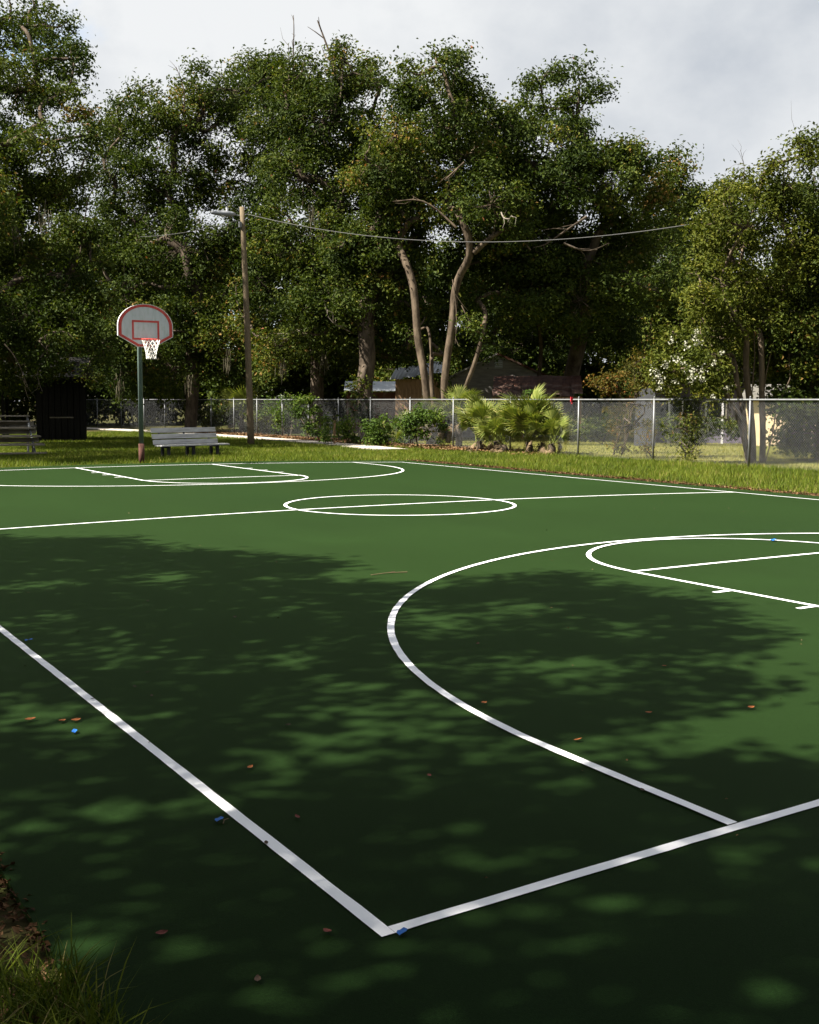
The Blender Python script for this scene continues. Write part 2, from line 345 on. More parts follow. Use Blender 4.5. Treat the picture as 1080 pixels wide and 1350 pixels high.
for s_ in (1, -1):
    yy = (lambda y: y) if s_ == 1 else (lambda y: CL - y)
    pts = [(mid - R3, LW / 2)] + [tuple(q) for q in arc(mid, D3, R3, 180, 0, 160)] + [(mid + R3, LW / 2)]
    strip('three_point_line', [(x, yy(y)) for x, y in pts], LW, 0.008)
    strip('lane_line', [(mid - LH, yy(LW / 2)), (mid - LH, yy(FT))], LW)
    strip('lane_line', [(mid + LH, yy(LW / 2)), (mid + LH, yy(FT))], LW)
    strip('free_throw_line', [(mid - LH + LW / 2, yy(FT)), (mid + LH - LW / 2, yy(FT))], LW)
    strip('free_throw_circle', [(x, yy(y)) for x, y in arc(mid, FT, RF, 0, 180, 90)], LW, 0.008)
    for k in (2.13, 3.0, 3.9):
        for sx in (-1, 1):
            strip('lane_mark', [(mid + sx * (LH + LW / 2), yy(k)), (mid + sx * (LH + 0.22), yy(k))], LW)

# concrete path beside the fence
pp = np.array([[19.6, 33.2], [20.0, 36.5], [20.4, 42.0], [20.6, 48.0], [20.4, 56.0], [19.6, 66.0], [17.5, 78.0], [13.0, 90.0]])
T = norm(np.gradient(pp, axis=0)); Nn = np.c_[-T[:, 1], T[:, 0]]
a = pp + Nn * 0.62; b = pp - Nn * 0.62
V = np.vstack([np.c_[a, terrain(a[:, 0], a[:, 1]) + 0.05], np.c_[b, terrain(b[:, 0], b[:, 1]) + 0.05], np.c_[a, terrain(a[:, 0], a[:, 1]) - .05], np.c_[b, terrain(b[:, 0], b[:, 1]) - .05]])
n = len(pp); F = []
for i in range(n - 1):
    F += [(i, i + n, i + n + 1, i + 1), (i, i + 1, 2 * n + i + 1, 2 * n + i), (n + i, 3 * n + i, 3 * n + i + 1, n + i + 1)]
F += [(0, 2 * n, 3 * n, n)]
tag(link('path', mesh_np('path', V, np.array(F), M['concrete'])), 'pale concrete path running beside the fence', 'path', kind='structure')

# ------------------------------------------------------------------ trees
def leaves_mesh(P, Nrm, size, tint, asp=0.5):
    """rhombic leaves at P with normals Nrm; two triangles each"""
    n = len(P); d = norm(rng.normal(size=(n, 3))); A = norm(np.cross(Nrm, d)); B = np.cross(Nrm, A)
    L = (size * rng.uniform(0.7, 1.3, n))[:, None]; Wd = L * asp * rng.uniform(0.8, 1.2, n)[:, None]
    f = 0.16 * L * Nrm
    V = np.stack([P - A * L * 0.5, P - B * Wd * 0.5 + f, P + A * L * 0.5, P + B * Wd * 0.5 + f], 1).reshape(-1, 3)
    i = np.arange(n) * 4
    F = np.vstack([np.c_[i, i + 1, i + 2], np.c_[i, i + 2, i + 3]])
    return V, F, np.repeat(tint, 4)
def clump_leaves(clumps, dens=1.0, leaf=0.14, sub=0.5, per=42, flat=0.85, up=0.5, tint0=0.0, hollow=0.35, holes=True):
    """leaves in small puffs spread through each clump's volume; gaps stay between the puffs"""
    Ps, Ns, Ts, cs = [], [], [], []
    for c, r in clumps:
        c = np.asarray(c, float)
        k = max(3, int(dens * 10 * (r / sub) ** 2 * 0.66))
        d = norm(rng.normal(size=(k, 3))); rad = r * (hollow + (1 - hollow) * rng.uniform(0, 1, k) ** 0.6)
        rad *= rng.choice([1.0, 1.0, 1.0, 1.22], k)
        ax = rng.uniform(0.72, 1.3, 3); ph = rng.uniform(0, 6.283); cph, sph = math.cos(ph), math.sin(ph)
        dv = d * rad[:, None] * ax * np.array([1, 1, flat])
        dv = np.c_[dv[:, 0] * cph - dv[:, 1] * sph, dv[:, 0] * sph + dv[:, 1] * cph, dv[:, 2]]
        sc = c + dv
        if holes and k > 8:
            nz = np.sin(sc[:, 0] * 1.9 + 1.1 * np.sin(sc[:, 2] * 1.3)) * np.sin(sc[:, 1] * 1.7 + 2.0) + np.sin(sc[:, 2] * 2.3 + sc[:, 0] * 0.9)
            kp = nz > -0.95 + rng.normal(0, .35, k); sc, d = sc[kp], d[kp]; k = len(sc)
            if k < 2: sc = np.array([c]); d = np.array([[0, 0, 1.0]]); k = 1
        sr = sub * rng.choice([0.45, 0.7, 1.0, 1.0, 1.35], k) * rng.uniform(0.85, 1.15, k)
        m = np.maximum(6, (1.3 * per * (sr / sub) ** 2).astype(int)); idx = np.repeat(np.arange(k), m)
        off = rng.normal(size=(len(idx), 3)) * np.array([0.52, 0.52, 0.36])
        p = sc[idx] + off * sr[idx][:, None]
        nn = norm(norm(off) * 0.55 + d[idx] * 0.35 + rng.normal(size=off.shape) * 0.55 + np.array([0, 0, up]))
        ct = rng.normal(0, 0.13); st = rng.normal(0, 0.12, k)
        t = np.clip(0.45 + tint0 + ct + st[idx] + rng.normal(0, 0.17, len(idx)), 0, 0.985)
        t[rng.uniform(size=len(t)) < 0.0008] = 1.0
        Ps.append(p); Ns.append(nn); Ts.append(t); cs.append(sc)
    P = np.vstack(Ps); V, F, t = leaves_mesh(P, np.vstack(Ns), leaf * 1.15, np.concatenate(Ts), 0.54)
    return V, F, t, cs
def chaikin(p):
    q = np.empty((2 * len(p), p.shape[1])); q[0] = p[0]; q[-1] = p[-1]
    q[1:-1:2] = 0.75 * p[:-1] + 0.25 * p[1:]; q[2:-1:2] = 0.25 * p[:-1] + 0.75 * p[1:]
    return q
def skeleton(roots, targets, tip=0.035, twigs=None, power=0.5, wob=0.10, maxr=0.6):
    """limbs from the root polylines out to every target, thick where many targets hang on them"""
    nodes = []; par = []
    starts = []
    for poly in roots:
        prev = -1
        for k, q in enumerate(poly):
            nodes.append(np.asarray(q, float)); par.append(prev); prev = len(nodes) - 1
            if k >= len(poly) // 2: starts.append(prev)
    avail = list(starts); chains = []
    ends = []
    base = nodes[starts[-1]]
    order = sorted(range(len(targets)), key=lambda i: np.linalg.norm(np.asarray(targets[i]) - base))
    for i in order:
        t = np.asarray(targets[i], float)
        cand = np.array([nodes[a] for a in avail])
        dd = np.linalg.norm(cand - t, axis=1) + 0.9 * np.maximum(0, cand[:, 2] - t[2]) * 1.2 + 0.12 * np.linalg.norm(cand - base, axis=1)
        a = avail[int(np.argmin(dd))]; p0 = nodes[a]
        L = np.linalg.norm(t - p0); ns = max(2, int(L / 0.9)); prev = a
        side = rng.normal(size=3) * wob * L; bow = np.array([0, 0, 0.10 * L])
        for k in range(1, ns + 1):
            s = k / ns; q = p0 + (t - p0) * s + (side + bow) * math.sin(math.pi * s) + rng.normal(size=3) * 0.05 * (k < ns)
            nodes.append(q); par.append(prev); prev = len(nodes) - 1; avail.append(prev)
        ends.append(prev)
    cnt = np.zeros(len(nodes))
    for e_ in ends:
        j = e_
        while j >= 0: cnt[j] += 1; j = par[j]
    for poly_i in range(len(nodes)):
        cnt[poly_i] = max(cnt[poly_i], 1)
    rad = np.minimum(tip * cnt ** power, maxr)
    mb = MB(); child = {}
    for i, p_ in enumerate(par): child.setdefault(p_, []).append(i)
    # polylines: follow the thickest child
    stack = [(r_, None) for r_ in child.get(-1, [])]
    while stack:
        i, src = stack.pop(); line = [] if src is None else [src]; rr = [] if src is None else [min(rad[src], rad[i] * 1.15)]
        j = i
        while True:
            line.append(j); rr.append(rad[j]); ch = child.get(j, [])
            if not ch: break
            ch = sorted(ch, key=lambda c: -cnt[c])
            for c in ch[1:]: stack.append((c, j))
            j = ch[0]
        if len(line) > 1:
            if child.get(line[-1], []) == []: rr[-1] = rr[-1] * 0.4
            pl = np.array([nodes[k] for k in line]); rv = np.array(rr)
            if len(pl) > 2 and rv[0] > 0.05:
                for _ in range(2): pl, rv = chaikin(pl), chaikin(rv[:, None])[:, 0]
            mb.tube(pl, rv, 8 if rv[0] > 0.08 else 5, cap=False)
    if twigs is not None:
        for p0, p1, r in twigs:
            p0 = np.asarray(p0); p1 = np.asarray(p1); m = (p0 + p1) / 2 + rng.normal(size=3) * 0.12 * np.linalg.norm(p1 - p0)
            mb.tube([p0, m, p1], [r, r * 0.7, r * 0.25], 4, cap=False)
    return mb
def trunk_line(base, top, n=6, wob=0.15):
    base = np.asarray(base, float); top = np.asarray(top, float)
    t = np.linspace(0, 1, n)[:, None]; p = base + (top - base) * t; p[1:-1] += rng.normal(size=(n - 2, 3)) * wob * np.array([1, 1, 0.2])
    return p
def tree(name, label, base, fork, clumps, leafm, bark, group=None, leaf=0.14, dens=1.0, sub=0.5, per=42, tip=0.035, bare=None, stems=None, up=0.5, tint0=0.0, maxr=0.6, twig_p=0.5, moss=None, cat='tree', flat=0.85, wob=0.10, dead=0):
    base = np.asarray(base, float)
    e_ = empty(name, base, label, cat, group)
    V, F, t, cs = clump_leaves(clumps, dens, leaf, sub, per, up=up, tint0=tint0, flat=flat)
    tw = []
    for (c, r), sc in zip(clumps, cs):
        for q in sc:
            if rng.uniform() < twig_p: tw.append((c, q, 0.018))
    if stems is None: roots = [trunk_line(base - [0, 0, 0.15], fork)]
    else: roots = [trunk_line(base + np.array([dx, dy, -0.1]), f_, 5, 0.05) for (dx, dy, f_) in stems]
    sk = skeleton(roots, [c for c, r in clumps], tip=tip, twigs=tw, maxr=maxr, wob=wob)
    for poly, r0 in (bare or []):
        q = chaikin(chaikin(np.asarray(poly, float) + rng.normal(size=(len(poly), 3)) * 0.08)); n_ = len(q)
        sk.tube(q, np.linspace(r0, r0 * .25, n_), 5, cap=False)
        for k in range(5):
            i_ = int(rng.uniform(.3, .95) * (n_ - 1)); d2 = norm(q[-1] - q[0]) + rng.normal(size=3) * .55; L = rng.uniform(.25, .7)
            sk.tube([q[i_], q[i_] + d2 * L * .5 + rng.normal(size=3) * .05, q[i_] + d2 * L], [r0 * .35, r0 * .25, r0 * .1], 4, cap=False)
    sk.V = [v - base for v in sk.V]
    sk.build('trunk', bark, e_, smooth=True)
    link('crown', mesh_np('crown', V - base, F, leafm, t), e_)
    for k in range(dead):
        c, r_ = clumps[int(rng.integers(len(clumps)))]
        if r_ < 0.8: continue
        out_ = norm(CAM - c) * [1, 1, 0.3] + rng.normal(size=3) * 0.5
        p0 = np.asarray(c) + norm(out_) * r_ * rng.uniform(0.55, 0.9) - base; dd = norm(rng.normal(size=3) * [1, 1, .6] + [0, 0, .15]); L = rng.uniform(0.9, 2.6)
        p = [p0]
        for j in range(5): p.append(p[-1] + dd * L / 5 + rng.normal(size=3) * L * .05)
        db = MB().tube(chaikin(np.array(p)), np.linspace(.035, .008, 12), 5, cap=False)
        for j in range(4):
            a0 = p[1 + j]; d2 = norm(dd + rng.normal(size=3) * .8); db.tube([a0, a0 + d2 * L * .14, a0 + (d2 + rng.normal(size=3) * .3) * L * .28], [.014, .010, .004], 4, cap=False)
        db.build('dead_branch', M['dead_wood'], e_)
    if moss:
        for q in moss:
            q = np.asarray(q) - base; mv, mf, nn = [], [], 0
            for k in range(34):
                a0 = q + rng.normal(size=3) * [0.11, 0.11, 0.22]; L = rng.uniform(0.25, 1.0) * rng.uniform(.5, 1); w = rng.uniform(0.008, 0.022)
                d = np.array([rng.normal(0, .04), rng.normal(0, .04), -L]); sd = norm(rng.normal(size=3) * [1, 1, 0]) * w
                mv += [a0 - sd, a0 + sd, a0 + d * 0.6 + sd * 0.8, a0 + d * 0.6 - sd * 0.8, a0 + d]
                mf += [(nn, nn + 1, nn + 2), (nn, nn + 2, nn + 3), (nn + 3, nn + 2, nn + 4)]; nn += 5
            link('hanging_moss', mesh_np('hanging_moss', np.array(mv), np.array(mf), M['moss']), e_)
    return e_
def px_clumps(lst, D, back=0.6, spread=1.0, grow=1.04, sat=True):
    """(u, v, r in px[, depth offset]) at distance D; half as many again deeper in the crown so the tree is round"""
    o = []
    for q in lst:
        u, v, r = q[:3]; dz = q[3] if len(q) > 3 else rng.uniform(-1, 1) * spread
        rm = r * D / FPX * grow
        o.append((at(u, v, D + dz), rm))
        if sat and r > 18:
            for k in range(3):
                a_ = rng.uniform(-0.5, 3.64); q_ = r * rng.uniform(0.8, 1.12)
                o.append((at(u + q_ * math.cos(a_), v - q_ * math.sin(a_), D + dz + rng.uniform(-1, 1) * rm * .7), rm * rng.uniform(0.22, 0.4)))
        if rng.uniform() < back:
            o.append((at(u + rng.uniform(-15, 15), v + rng.uniform(0, 30), D + dz + rng.uniform(2.2, 5.0)), rm * rng.uniform(0.9, 1.15)))
    return o
def gp(u, D):           # ground point under pixel column u at distance D
    P = at(u, 540, D); return np.array([P[0], P[1], float(terrain(P[0], P[1]))])

GO = 'big trees behind the fence'
# left-middle oak
DA = 64.0
ca = px_clumps([(165, 175, 38), (205, 150, 36), (152, 235, 34), (240, 148, 36), (185, 300, 52), (230, 228, 56), (270, 175, 46), (300, 118, 40), (330, 92, 26), (360, 112, 36), (305, 240, 56),
                (240, 330, 56), (165, 385, 52), (250, 415, 50), (312, 345, 50), (365, 195, 50), (150, 330, 40), (205, 440, 46), (300, 440, 44), (140, 450, 40), (345, 290, 44), (230, 490, 36), (300, 485, 36), (160, 490, 34)], DA, back=0.6, spread=2.5)
tree('oak_tree', 'broad live oak with bare grey twig rising from its crown, behind the backboard and hoop', gp(250, DA), at(262, 400, DA), ca, M['oak_leaf'], M['oak_bark'], GO, leaf=0.17, sub=0.6, per=40, dead=14,
     bare=[([at(243, 150, DA - 1), at(246, 115, DA - 1), at(235, 88, DA - 1)], 0.05), ([at(150, 240, DA), at(140, 205, DA)], 0.03)], maxr=0.62,
     moss=[at(157, 520 - 15, DA - 5), at(250, 500, DA - 4), at(300, 470, DA - 4)])
# centre-left oak
DB = 56.0
cb = px_clumps([(398, 100, 32), (432, 112, 30), (462, 88, 28), (488, 102, 20), (430, 160, 50), (482, 188, 46), (400, 238, 52), (450, 278, 48), (380, 325, 46), (440, 395, 46, -4), (503, 240, 40), (462, 440, 34, -4),
                (415, 440, 30, -3.5), (475, 350, 40, -3), (395, 395, 36), (350, 410, 36), (365, 460, 34), (425, 330, 40), (340, 370, 34), (360, 160, 36)], DB, back=0.6, spread=2.0)
tree('oak_tree', 'tallest live oak with dead bare branches at its top, beside the wooden light pole', gp(416, DB), at(418, 400, DB), cb, M['oak_leaf'], M['oak_bark'], GO, leaf=0.16, sub=0.55, per=40, tint0=0.04, dead=14,
     bare=[([at(385, 110, DB), at(386, 75, DB), at(390, 45, DB), at(384, 20, DB)], 0.05), ([at(380, 100, DB), at(378, 60, DB)], 0.035), ([at(446, 150, DB - 1), at(444, 100, DB - 1), at(432, 65, DB - 1), at(418, 32, DB - 1)], 0.10),
           ([at(452, 130, DB - 2), at(455, 95, DB - 2), at(448, 70, DB - 2)], 0.05), ([at(480, 130, DB - 2), at(490, 112, DB - 2), at(505, 100, DB - 2)], 0.03)], maxr=0.5,
     moss=[at(412, 280, DB - 4), at(425, 470, DB - 3), at(372, 480, DB - 3)])
# narrow dark trunk with ivy
DB2 = 51.0
cb2 = px_clumps([(470, 330, 36), (500, 300, 36), (520, 250, 34), (505, 370, 34), (530, 330, 36), (480, 400, 30), (535, 200, 30), (525, 400, 26), (490, 440, 22), (545, 440, 24, 5), (555, 410, 22, 5), (530, 470, 18, 4)], DB2, back=0.5)
tree('oak_tree', 'straight dark trunk wrapped in green ivy beside the tin-roofed shed', gp(481, DB2), at(484, 400, DB2), cb2 + [(at(476, 525, DB2 - .5), 0.42), (at(477, 505, DB2 - .5), 0.35), (at(478, 545, DB2 - .5), 0.45)], M['oak_leaf'], M['oak_bark'], GO, leaf=0.15, sub=0.45, tip=0.09, maxr=0.38)
# pale-limbed oak in the middle
DC = 49.0
cc = px_clumps([(560, 97, 28), (600, 97, 27), (540, 132, 30), (620, 122, 20), (575, 165, 40), (520, 180, 34), (612, 205, 44), (562, 235, 44), (505, 225, 36), (648, 205, 34), (590, 270, 36), (648, 270, 40), (530, 285, 32),
                (610, 165, 30), (670, 300, 36), (500, 330, 30), (535, 330, 20, 3), (665, 390, 30, 4), (560, 415, 15, 2), (618, 432, 16, -1), (628, 395, 18, 1.5), (588, 470, 12, 2), (545, 440, 14, 1), (640, 460, 15, 2)], DC, back=0.45, spread=2.0)
tree('oak_tree', 'leaning live oak with thick pale limbs in front of the grey gabled house', gp(578, DC), at(582, 440, DC), cc, M['oak_leaf'], M['limb_bark'], GO, leaf=0.145, sub=0.5, dens=0.95, dead=12,
     stems=[(-0.35, 0, at(548, 405, DC)), (-0.1, 0.2, at(566, 430, DC + .6)), (0.1, 0.1, at(600, 372, DC)), (0.45, 0, at(636, 440, DC + .5))], tip=0.04, maxr=0.165, wob=0.13,
     bare=[([at(598, 372, DC), at(606, 420, DC - .4), at(600, 452, DC - .4)], 0.03), ([at(606, 400, DC - .4), at(622, 425, DC - .6), at(636, 438, DC - .6)], 0.03), ([at(600, 300, DC - 3), at(560, 260, DC - 3), at(520, 268, DC - 3)], 0.06), ([at(612, 215, DC - 3), at(585, 232, DC - 3)], 0.05)])
# right-middle oak with the tuft on top
DD = 52.0
cd = px_clumps([(702, 105, 14), (735, 95, 18), (773, 106, 17), (762, 138, 20), (715, 140, 16), (742, 165, 16), (770, 172, 14), (690, 160, 28), (655, 168, 32), (700, 215, 46), (660, 255, 48), (742, 245, 48), (800, 245, 44), (782, 212, 26),
                (838, 216, 26), (815, 196, 16), (700, 315, 54), (780, 320, 54), (645, 335, 40), (700, 395, 50), (765, 395, 50), (845, 300, 46), (840, 375, 50), (690, 440, 32, 9), (755, 440, 38, 9), (815, 435, 42, 4), (860, 250, 30), (730, 440, 30, 9), (620, 440, 26, 10), (655, 440, 26, 10)], DD, back=0.7, spread=2.5)
tree('oak_tree', 'massive dark live oak with a lone leafy tuft on top, behind the rusty roof', gp(722, DD + 6), at(735, 430, DD + 2), cd, M['oak_leaf'], M['oak_bark'], GO, leaf=0.155, sub=0.52, tint0=-0.06, maxr=0.55, dead=16,
     stems=[(-0.6, 0, at(712, 430, DD + 4)), (0.9, 0.4, at(770, 425, DD + 3))],
     bare=[([at(770, 290, DD - 4), at(735, 312, DD - 4.5), at(715, 322, DD - 4.5)], 0.06), ([at(740, 318, DD - 4), at(768, 330, DD - 4), at(790, 332, DD - 4)], 0.06), ([at(700, 330, DD - 3), at(680, 300, DD - 3.5)], 0.04)])
# further right
DE = 66.0
ce = px_clumps([(868, 235, 34), (900, 255, 28), (928, 262, 18), (885, 310, 46), (925, 330, 44), (870, 385, 46), (915, 400, 46), (860, 450, 46), (910, 460, 44), (960, 420, 44), (960, 330, 40), (850, 500, 34), (905, 505, 30), (955, 490, 36), (960, 265, 24)], DE, back=0.5, spread=2.5)
tree('oak_tree', 'rounded dark green oak sloping down behind the white-flowering shrub', gp(880, DE), at(885, 440, DE), ce, M['oak_leaf'], M['oak_bark'], GO, leaf=0.18, sub=0.6, tint0=-0.02, dead=6)

# left-hand tree over the shelter
DL = 43.0
cl = px_clumps([(14, 20, 34), (58, 34, 30), (84, 78, 24), (25, 120, 44), (-30, 70, 50), (-20, 180, 52), (72, 130, 22), (104, 150, 14), (122, 178, 14), (60, 190, 32), (25, 260, 52), (82, 255, 30), (105, 232, 14), (98, 300, 26),
                (40, 340, 52), (92, 365, 36), (30, 420, 48), (98, 425, 34), (60, 460, 34), (-40, 300, 60), (-50, 420, 60), (125, 400, 22), (118, 345, 20), (-90, 200, 60), (-110, 350, 60), (135, 460, 18), (105, 478, 20), (10, 470, 34)], DL, back=0.7, spread=2.5)
tree('oak_tree', 'tall loose oak with feathery sprays hanging over the dark shelter', gp(-70, DL + 1), at(-55, 380, DL + 1), cl, M['oak_leaf'], M['oak_bark'], GO, leaf=0.125, sub=0.42, per=40, dens=0.95, tint0=-0.02, dead=12,
     bare=[([at(10, 450, DL - 4), at(24, 470, DL - 4), at(32, 500, DL - 4)], 0.025), ([at(105, 330, DL - 2), at(118, 262, DL - 2), at(130, 240, DL - 2)], 0.03)],
     moss=[at(20, 300, DL - 4), at(60, 285, DL - 4)])

l2 = [((2, 30, 8), 1.5), ((4, 31, 8.6), 1.6), ((5, 33, 7.2), 1.5), ((3, 33, 9.6), 1.6), ((1, 32, 7.5), 1.8), ((0, 29, 9), 1.8), ((3.6, 28.4, 7), 1.2), ((6, 35.2, 8), 1.5), ((-2, 31, 8), 1.8), ((-1, 34, 9), 1.8), ((2.5, 35.5, 8), 1.6), ((1.2, 28, 7), 1.2), ((5.4, 37, 8.6), 1.4)]
tree('oak_tree', 'oak standing in front of the shelter that shades the grass behind the hoop', (0.2, 31.5, float(terrain(0.2, 31.5))), (0.6, 31.5, 4.5), [(np.array(c, float) + [0, 1.7, 0], r_) for c, r_ in l2], M['oak_leaf'], M['oak_bark'], GO, leaf=0.125, sub=0.42, dens=0.9)
# right-hand crape myrtle with white blossom and the dense tree beside it
DR = 33.6
baseR = on_ground(1000, 611)
cr_ = px_clumps([(1058, 205, 20), (1035, 245, 32), (1000, 258, 24), (958, 248, 14), (985, 300, 40), (945, 310, 28), (1040, 310, 40), (950, 370, 36), (1000, 370, 40), (920, 400, 26), (900, 462, 26), (885, 490, 22), (925, 490, 28), (945, 440, 30),
                 (990, 440, 36), (960, 490, 26), (1020, 420, 34), (1005, 490, 26), (1075, 185, 12), (975, 232, 9), (1020, 215, 12), (1050, 355, 30)], DR, back=0.5, spread=1.2)
tR = tree('crape_myrtle', 'tall crape myrtle with white blossom and many slender stems behind the fence', baseR, at(1000, 520, DR), cr_, M['olive_leaf'], M['pale_bark'], 'flowering trees by the yard', leaf=0.105, sub=0.34, per=36, dens=0.9, tip=0.02, maxr=0.09, dead=8,
     stems=[(-0.25, 0.0, at(968, 470, DR)), (-0.1, 0.1, at(985, 440, DR)), (0.05, -0.1, at(1003, 440, DR)), (0.15, 0.1, at(1020, 450, DR)), (0.25, 0, at(1040, 460, DR)), (0.0, 0.2, at(994, 420, DR)), (-0.3, 0.1, at(950, 480, DR))], up=0.6,
     bare=[([at(1055, 220, DR), at(1050, 195, DR), at(1047, 172, DR)], 0.015), ([at(975, 245, DR), at(977, 222, DR), at(976, 202, DR)], 0.015)])
fp = []
for (u, v, r) in [(862, 490, 9), (870, 497, 8), (878, 480, 7), (893, 474, 9), (913, 488, 9), (905, 455, 6), (915, 446, 7), (922, 452, 6), (886, 450, 6), (912, 500, 7), (868, 512, 5), (926, 488, 5), (941, 479, 5), (872, 505, 6), (890, 504, 5), (925, 500, 6), (900, 480, 5), (952, 464, 4), (960, 512, 5), (940, 524, 5), (918, 436, 5)]:
    c = at(u, v, DR - 2.1 + rng.uniform(-.3, .3)); k = int(r * 4)
    fp.append(c + rng.normal(size=(k, 3)) * r * DR / FPX * 0.42)
fp = np.vstack(fp); V, F, t = leaves_mesh(fp - baseR, norm(rng.normal(size=fp.shape) + [0, 0, .5]), 0.06, np.zeros(len(fp)), 0.8)
link('blossom', mesh_np('blossom', V, F, M['flower']), tR)
cr2 = px_clumps([(1075, 250, 34), (1095, 330, 50), (1070, 390, 36), (1050, 430, 34), (1085, 450, 46), (1040, 470, 26), (1070, 510, 40), (1045, 540, 26), (1080, 570, 36), (1055, 585, 22), (1110, 520, 50), (1120, 400, 60), (1130, 280, 60), (1095, 200, 26), (1160, 460, 60), (1150, 560, 50), (1030, 575, 12)], DR + 1.0, back=0.8, spread=1.2)
tree('privet_tree', 'dense dark shrubby tree with leaves down to the ground beyond the fence end post', gp(1090, DR + 2.2), at(1090, 480, DR + 2), cr2, M['oak_leaf'], M['oak_bark'], GO, leaf=0.11, sub=0.36, per=40, tint0=-0.05, tip=0.025, maxr=0.2)

# shrubs
def shrub(name, label, base, lst, D, leafm, group, leaf=0.10, sub=0.24, dens=0.9, tint0=0.0, per=28, nst=4, cat='shrub', hD=0.5):
    cl_ = px_clumps(lst, D, back=0.35, spread=0.35 * hD, sat=False)
    st = [(rng.normal(0, .08), rng.normal(0, .08), np.asarray(cl_[i % len(cl_)][0]) * 0.6 + np.asarray(base) * 0.4) for i in range(nst)]
    return tree(name, label, base, None, cl_, leafm, M['oak_bark'], group, leaf=leaf, sub=sub, per=per, dens=dens, tip=0.012, maxr=0.035, stems=st, tint0=tint0, cat=cat, twig_p=0.25)
shrub('orange_shrub', 'slender shrub with orange-tinged leaves behind the fence beside the grey panel', on_ground(816, 600), [(850, 472, 12), (835, 486, 15), (815, 505, 16), (845, 505, 14), (795, 512, 13), (780, 500, 10), (825, 530, 16), (850, 535, 10), (800, 540, 11), (815, 562, 14), (835, 560, 10), (815, 588, 12)], 36.5, M['orange_leaf'], 'shrubs in the yard', dens=0.55, leaf=0.09)
shrub('yard_shrub', 'small thin shrub in the yard between two fence posts', on_ground(910, 606), [(905, 548, 18), (925, 560, 14), (890, 565, 12), (910, 580, 14), (910, 597, 9)], 33.5, M['olive_leaf'], 'shrubs in the yard', dens=0.5, leaf=0.08)
shrub('yard_shrub', 'tiny sprig of a bush on the yard lawn right of the orange-tinged shrub', on_ground(855, 601), [(855, 575, 8), (850, 590, 7)], 36.0, M['orange_leaf'], 'shrubs in the yard', dens=0.5, leaf=0.08)
for lab, us in (('long low hedge at the foot of the mauve house wall', (880, 900, 920, 940, 960, 980)), ('low dark bushes along the back of the yard behind the orange shrub', (750, 770, 790, 815, 840, 860))):
    b_ = gp(np.mean(us), 48); shrub('hedge', lab, b_, [(u, 560 + rng.uniform(-4, 4), 15) for u in us], 48, M['oak_leaf'], 'hedges at the back of the yard', leaf=0.13, sub=0.3, dens=0.9)
vines = [
    ('leafy vine mound climbing the fence just right of the light pole', (382, 577), [(372, 535, 12), (385, 528, 12), (398, 532, 10), (380, 550, 12), (395, 556, 10), (370, 560, 10)], 56.5),
    ('bright vine spilling over the fence rail left of the gate post', (405, 580), [(402, 526, 9), (410, 530, 10), (415, 540, 8), (400, 545, 9), (410, 560, 9)], 52.5),
    ('ivy patch growing on the little gate', (432, 583), [(430, 556, 6), (432, 566, 6), (431, 577, 5)], 45.8),
    ('round green bush behind the fence at the foot of the ivy-wrapped trunk', (497, 588), [(492, 562, 13), (505, 572, 12), (497, 582, 10), (510, 556, 10), (488, 575, 9)], 45.5),
    ('scrubby weeds behind the fence between gate and ivy-wrapped trunk', (460, 586), [(455, 575, 10), (468, 578, 10), (462, 562, 9), (450, 562, 8)], 47.5),
    ('tangled brush behind the fence in front of the brown board shed', (550, 592), [(530, 555, 12), (548, 545, 13), (562, 552, 13), (540, 570, 10), (575, 548, 12), (560, 570, 10), (582, 560, 9)], 43.6),
    ('leafy weed tuft on the fence top beside the big palmetto', (697, 598), [(697, 522, 6), (699, 530, 7)], 40.0),
    ('dim underbrush behind the fence left of the light pole', (300, 574), [(255, 545, 12), (280, 552, 13), (305, 548, 14), (322, 545, 10)], 66.0),
    ('dim scrub behind the fence between pole and vine mound', (350, 576), [(342, 548, 11), (355, 552, 11), (362, 540, 9)], 60.0)]
for lab, b_, lst, D in vines:
    shrub('vine_shrub' if 'vine' in lab or 'ivy' in lab else 'brush', lab, gp(b_[0], D), lst, D, M['vine_leaf'] if D < 58 else M['olive_leaf'], 'undergrowth along the fence', dens=0.75, leaf=0.12, sub=0.26)

# background woods: separate trees, one mesh per variant, copied
GB = 'background trees'
def bg_tree(seed, w, h):
    global rng
    keep = rng; rng = np.random.default_rng(seed)
    cl_ = []
    for k in range(30):
        a_ = rng.uniform(0, 6.283); q = rng.uniform(0, 1) ** 0.5; zz = rng.uniform(0.08, 0.92)
        rr = w * (0.35 + 0.65 * math.sin(math.pi * min(1, zz * 0.9 + 0.1))) * q
        cl_.append((np.array([rr * math.cos(a_), rr * math.sin(a_), h * zz]), rng.uniform(1.5, 2.4)))
    t = tree('woodland_tree', 'x', (0, 0, 0), (0, 0, h * 0.4), cl_, M['oak_leaf'], M['oak_bark'], GB, leaf=0.30, sub=0.85, per=34, dens=0.85, maxr=0.4, twig_p=0.2)
    rng = keep
    return t
protos = [bg_tree(11, 5.0, 15.0), bg_tree(12, 4.6, 13.0)]
used = [False, False]
spots = [(-60, 78, 0, 1.1), (60, 84, 1, 1.15), (160, 88, 0, 1.0), (265, 92, 1, 1.15), (350, 82, 0, 1.0), (450, 86, 1, 1.1), (540, 80, 0, 0.95), (610, 84, 1, 1.0), (690, 82, 0, 0.95), (790, 86, 1, 1.1), (870, 84, 0, 0.85), (960, 80, 1, 0.85), (1050, 76, 0, 0.9), (1140, 74, 1, 1.0), (-160, 70, 1, 1.2)]
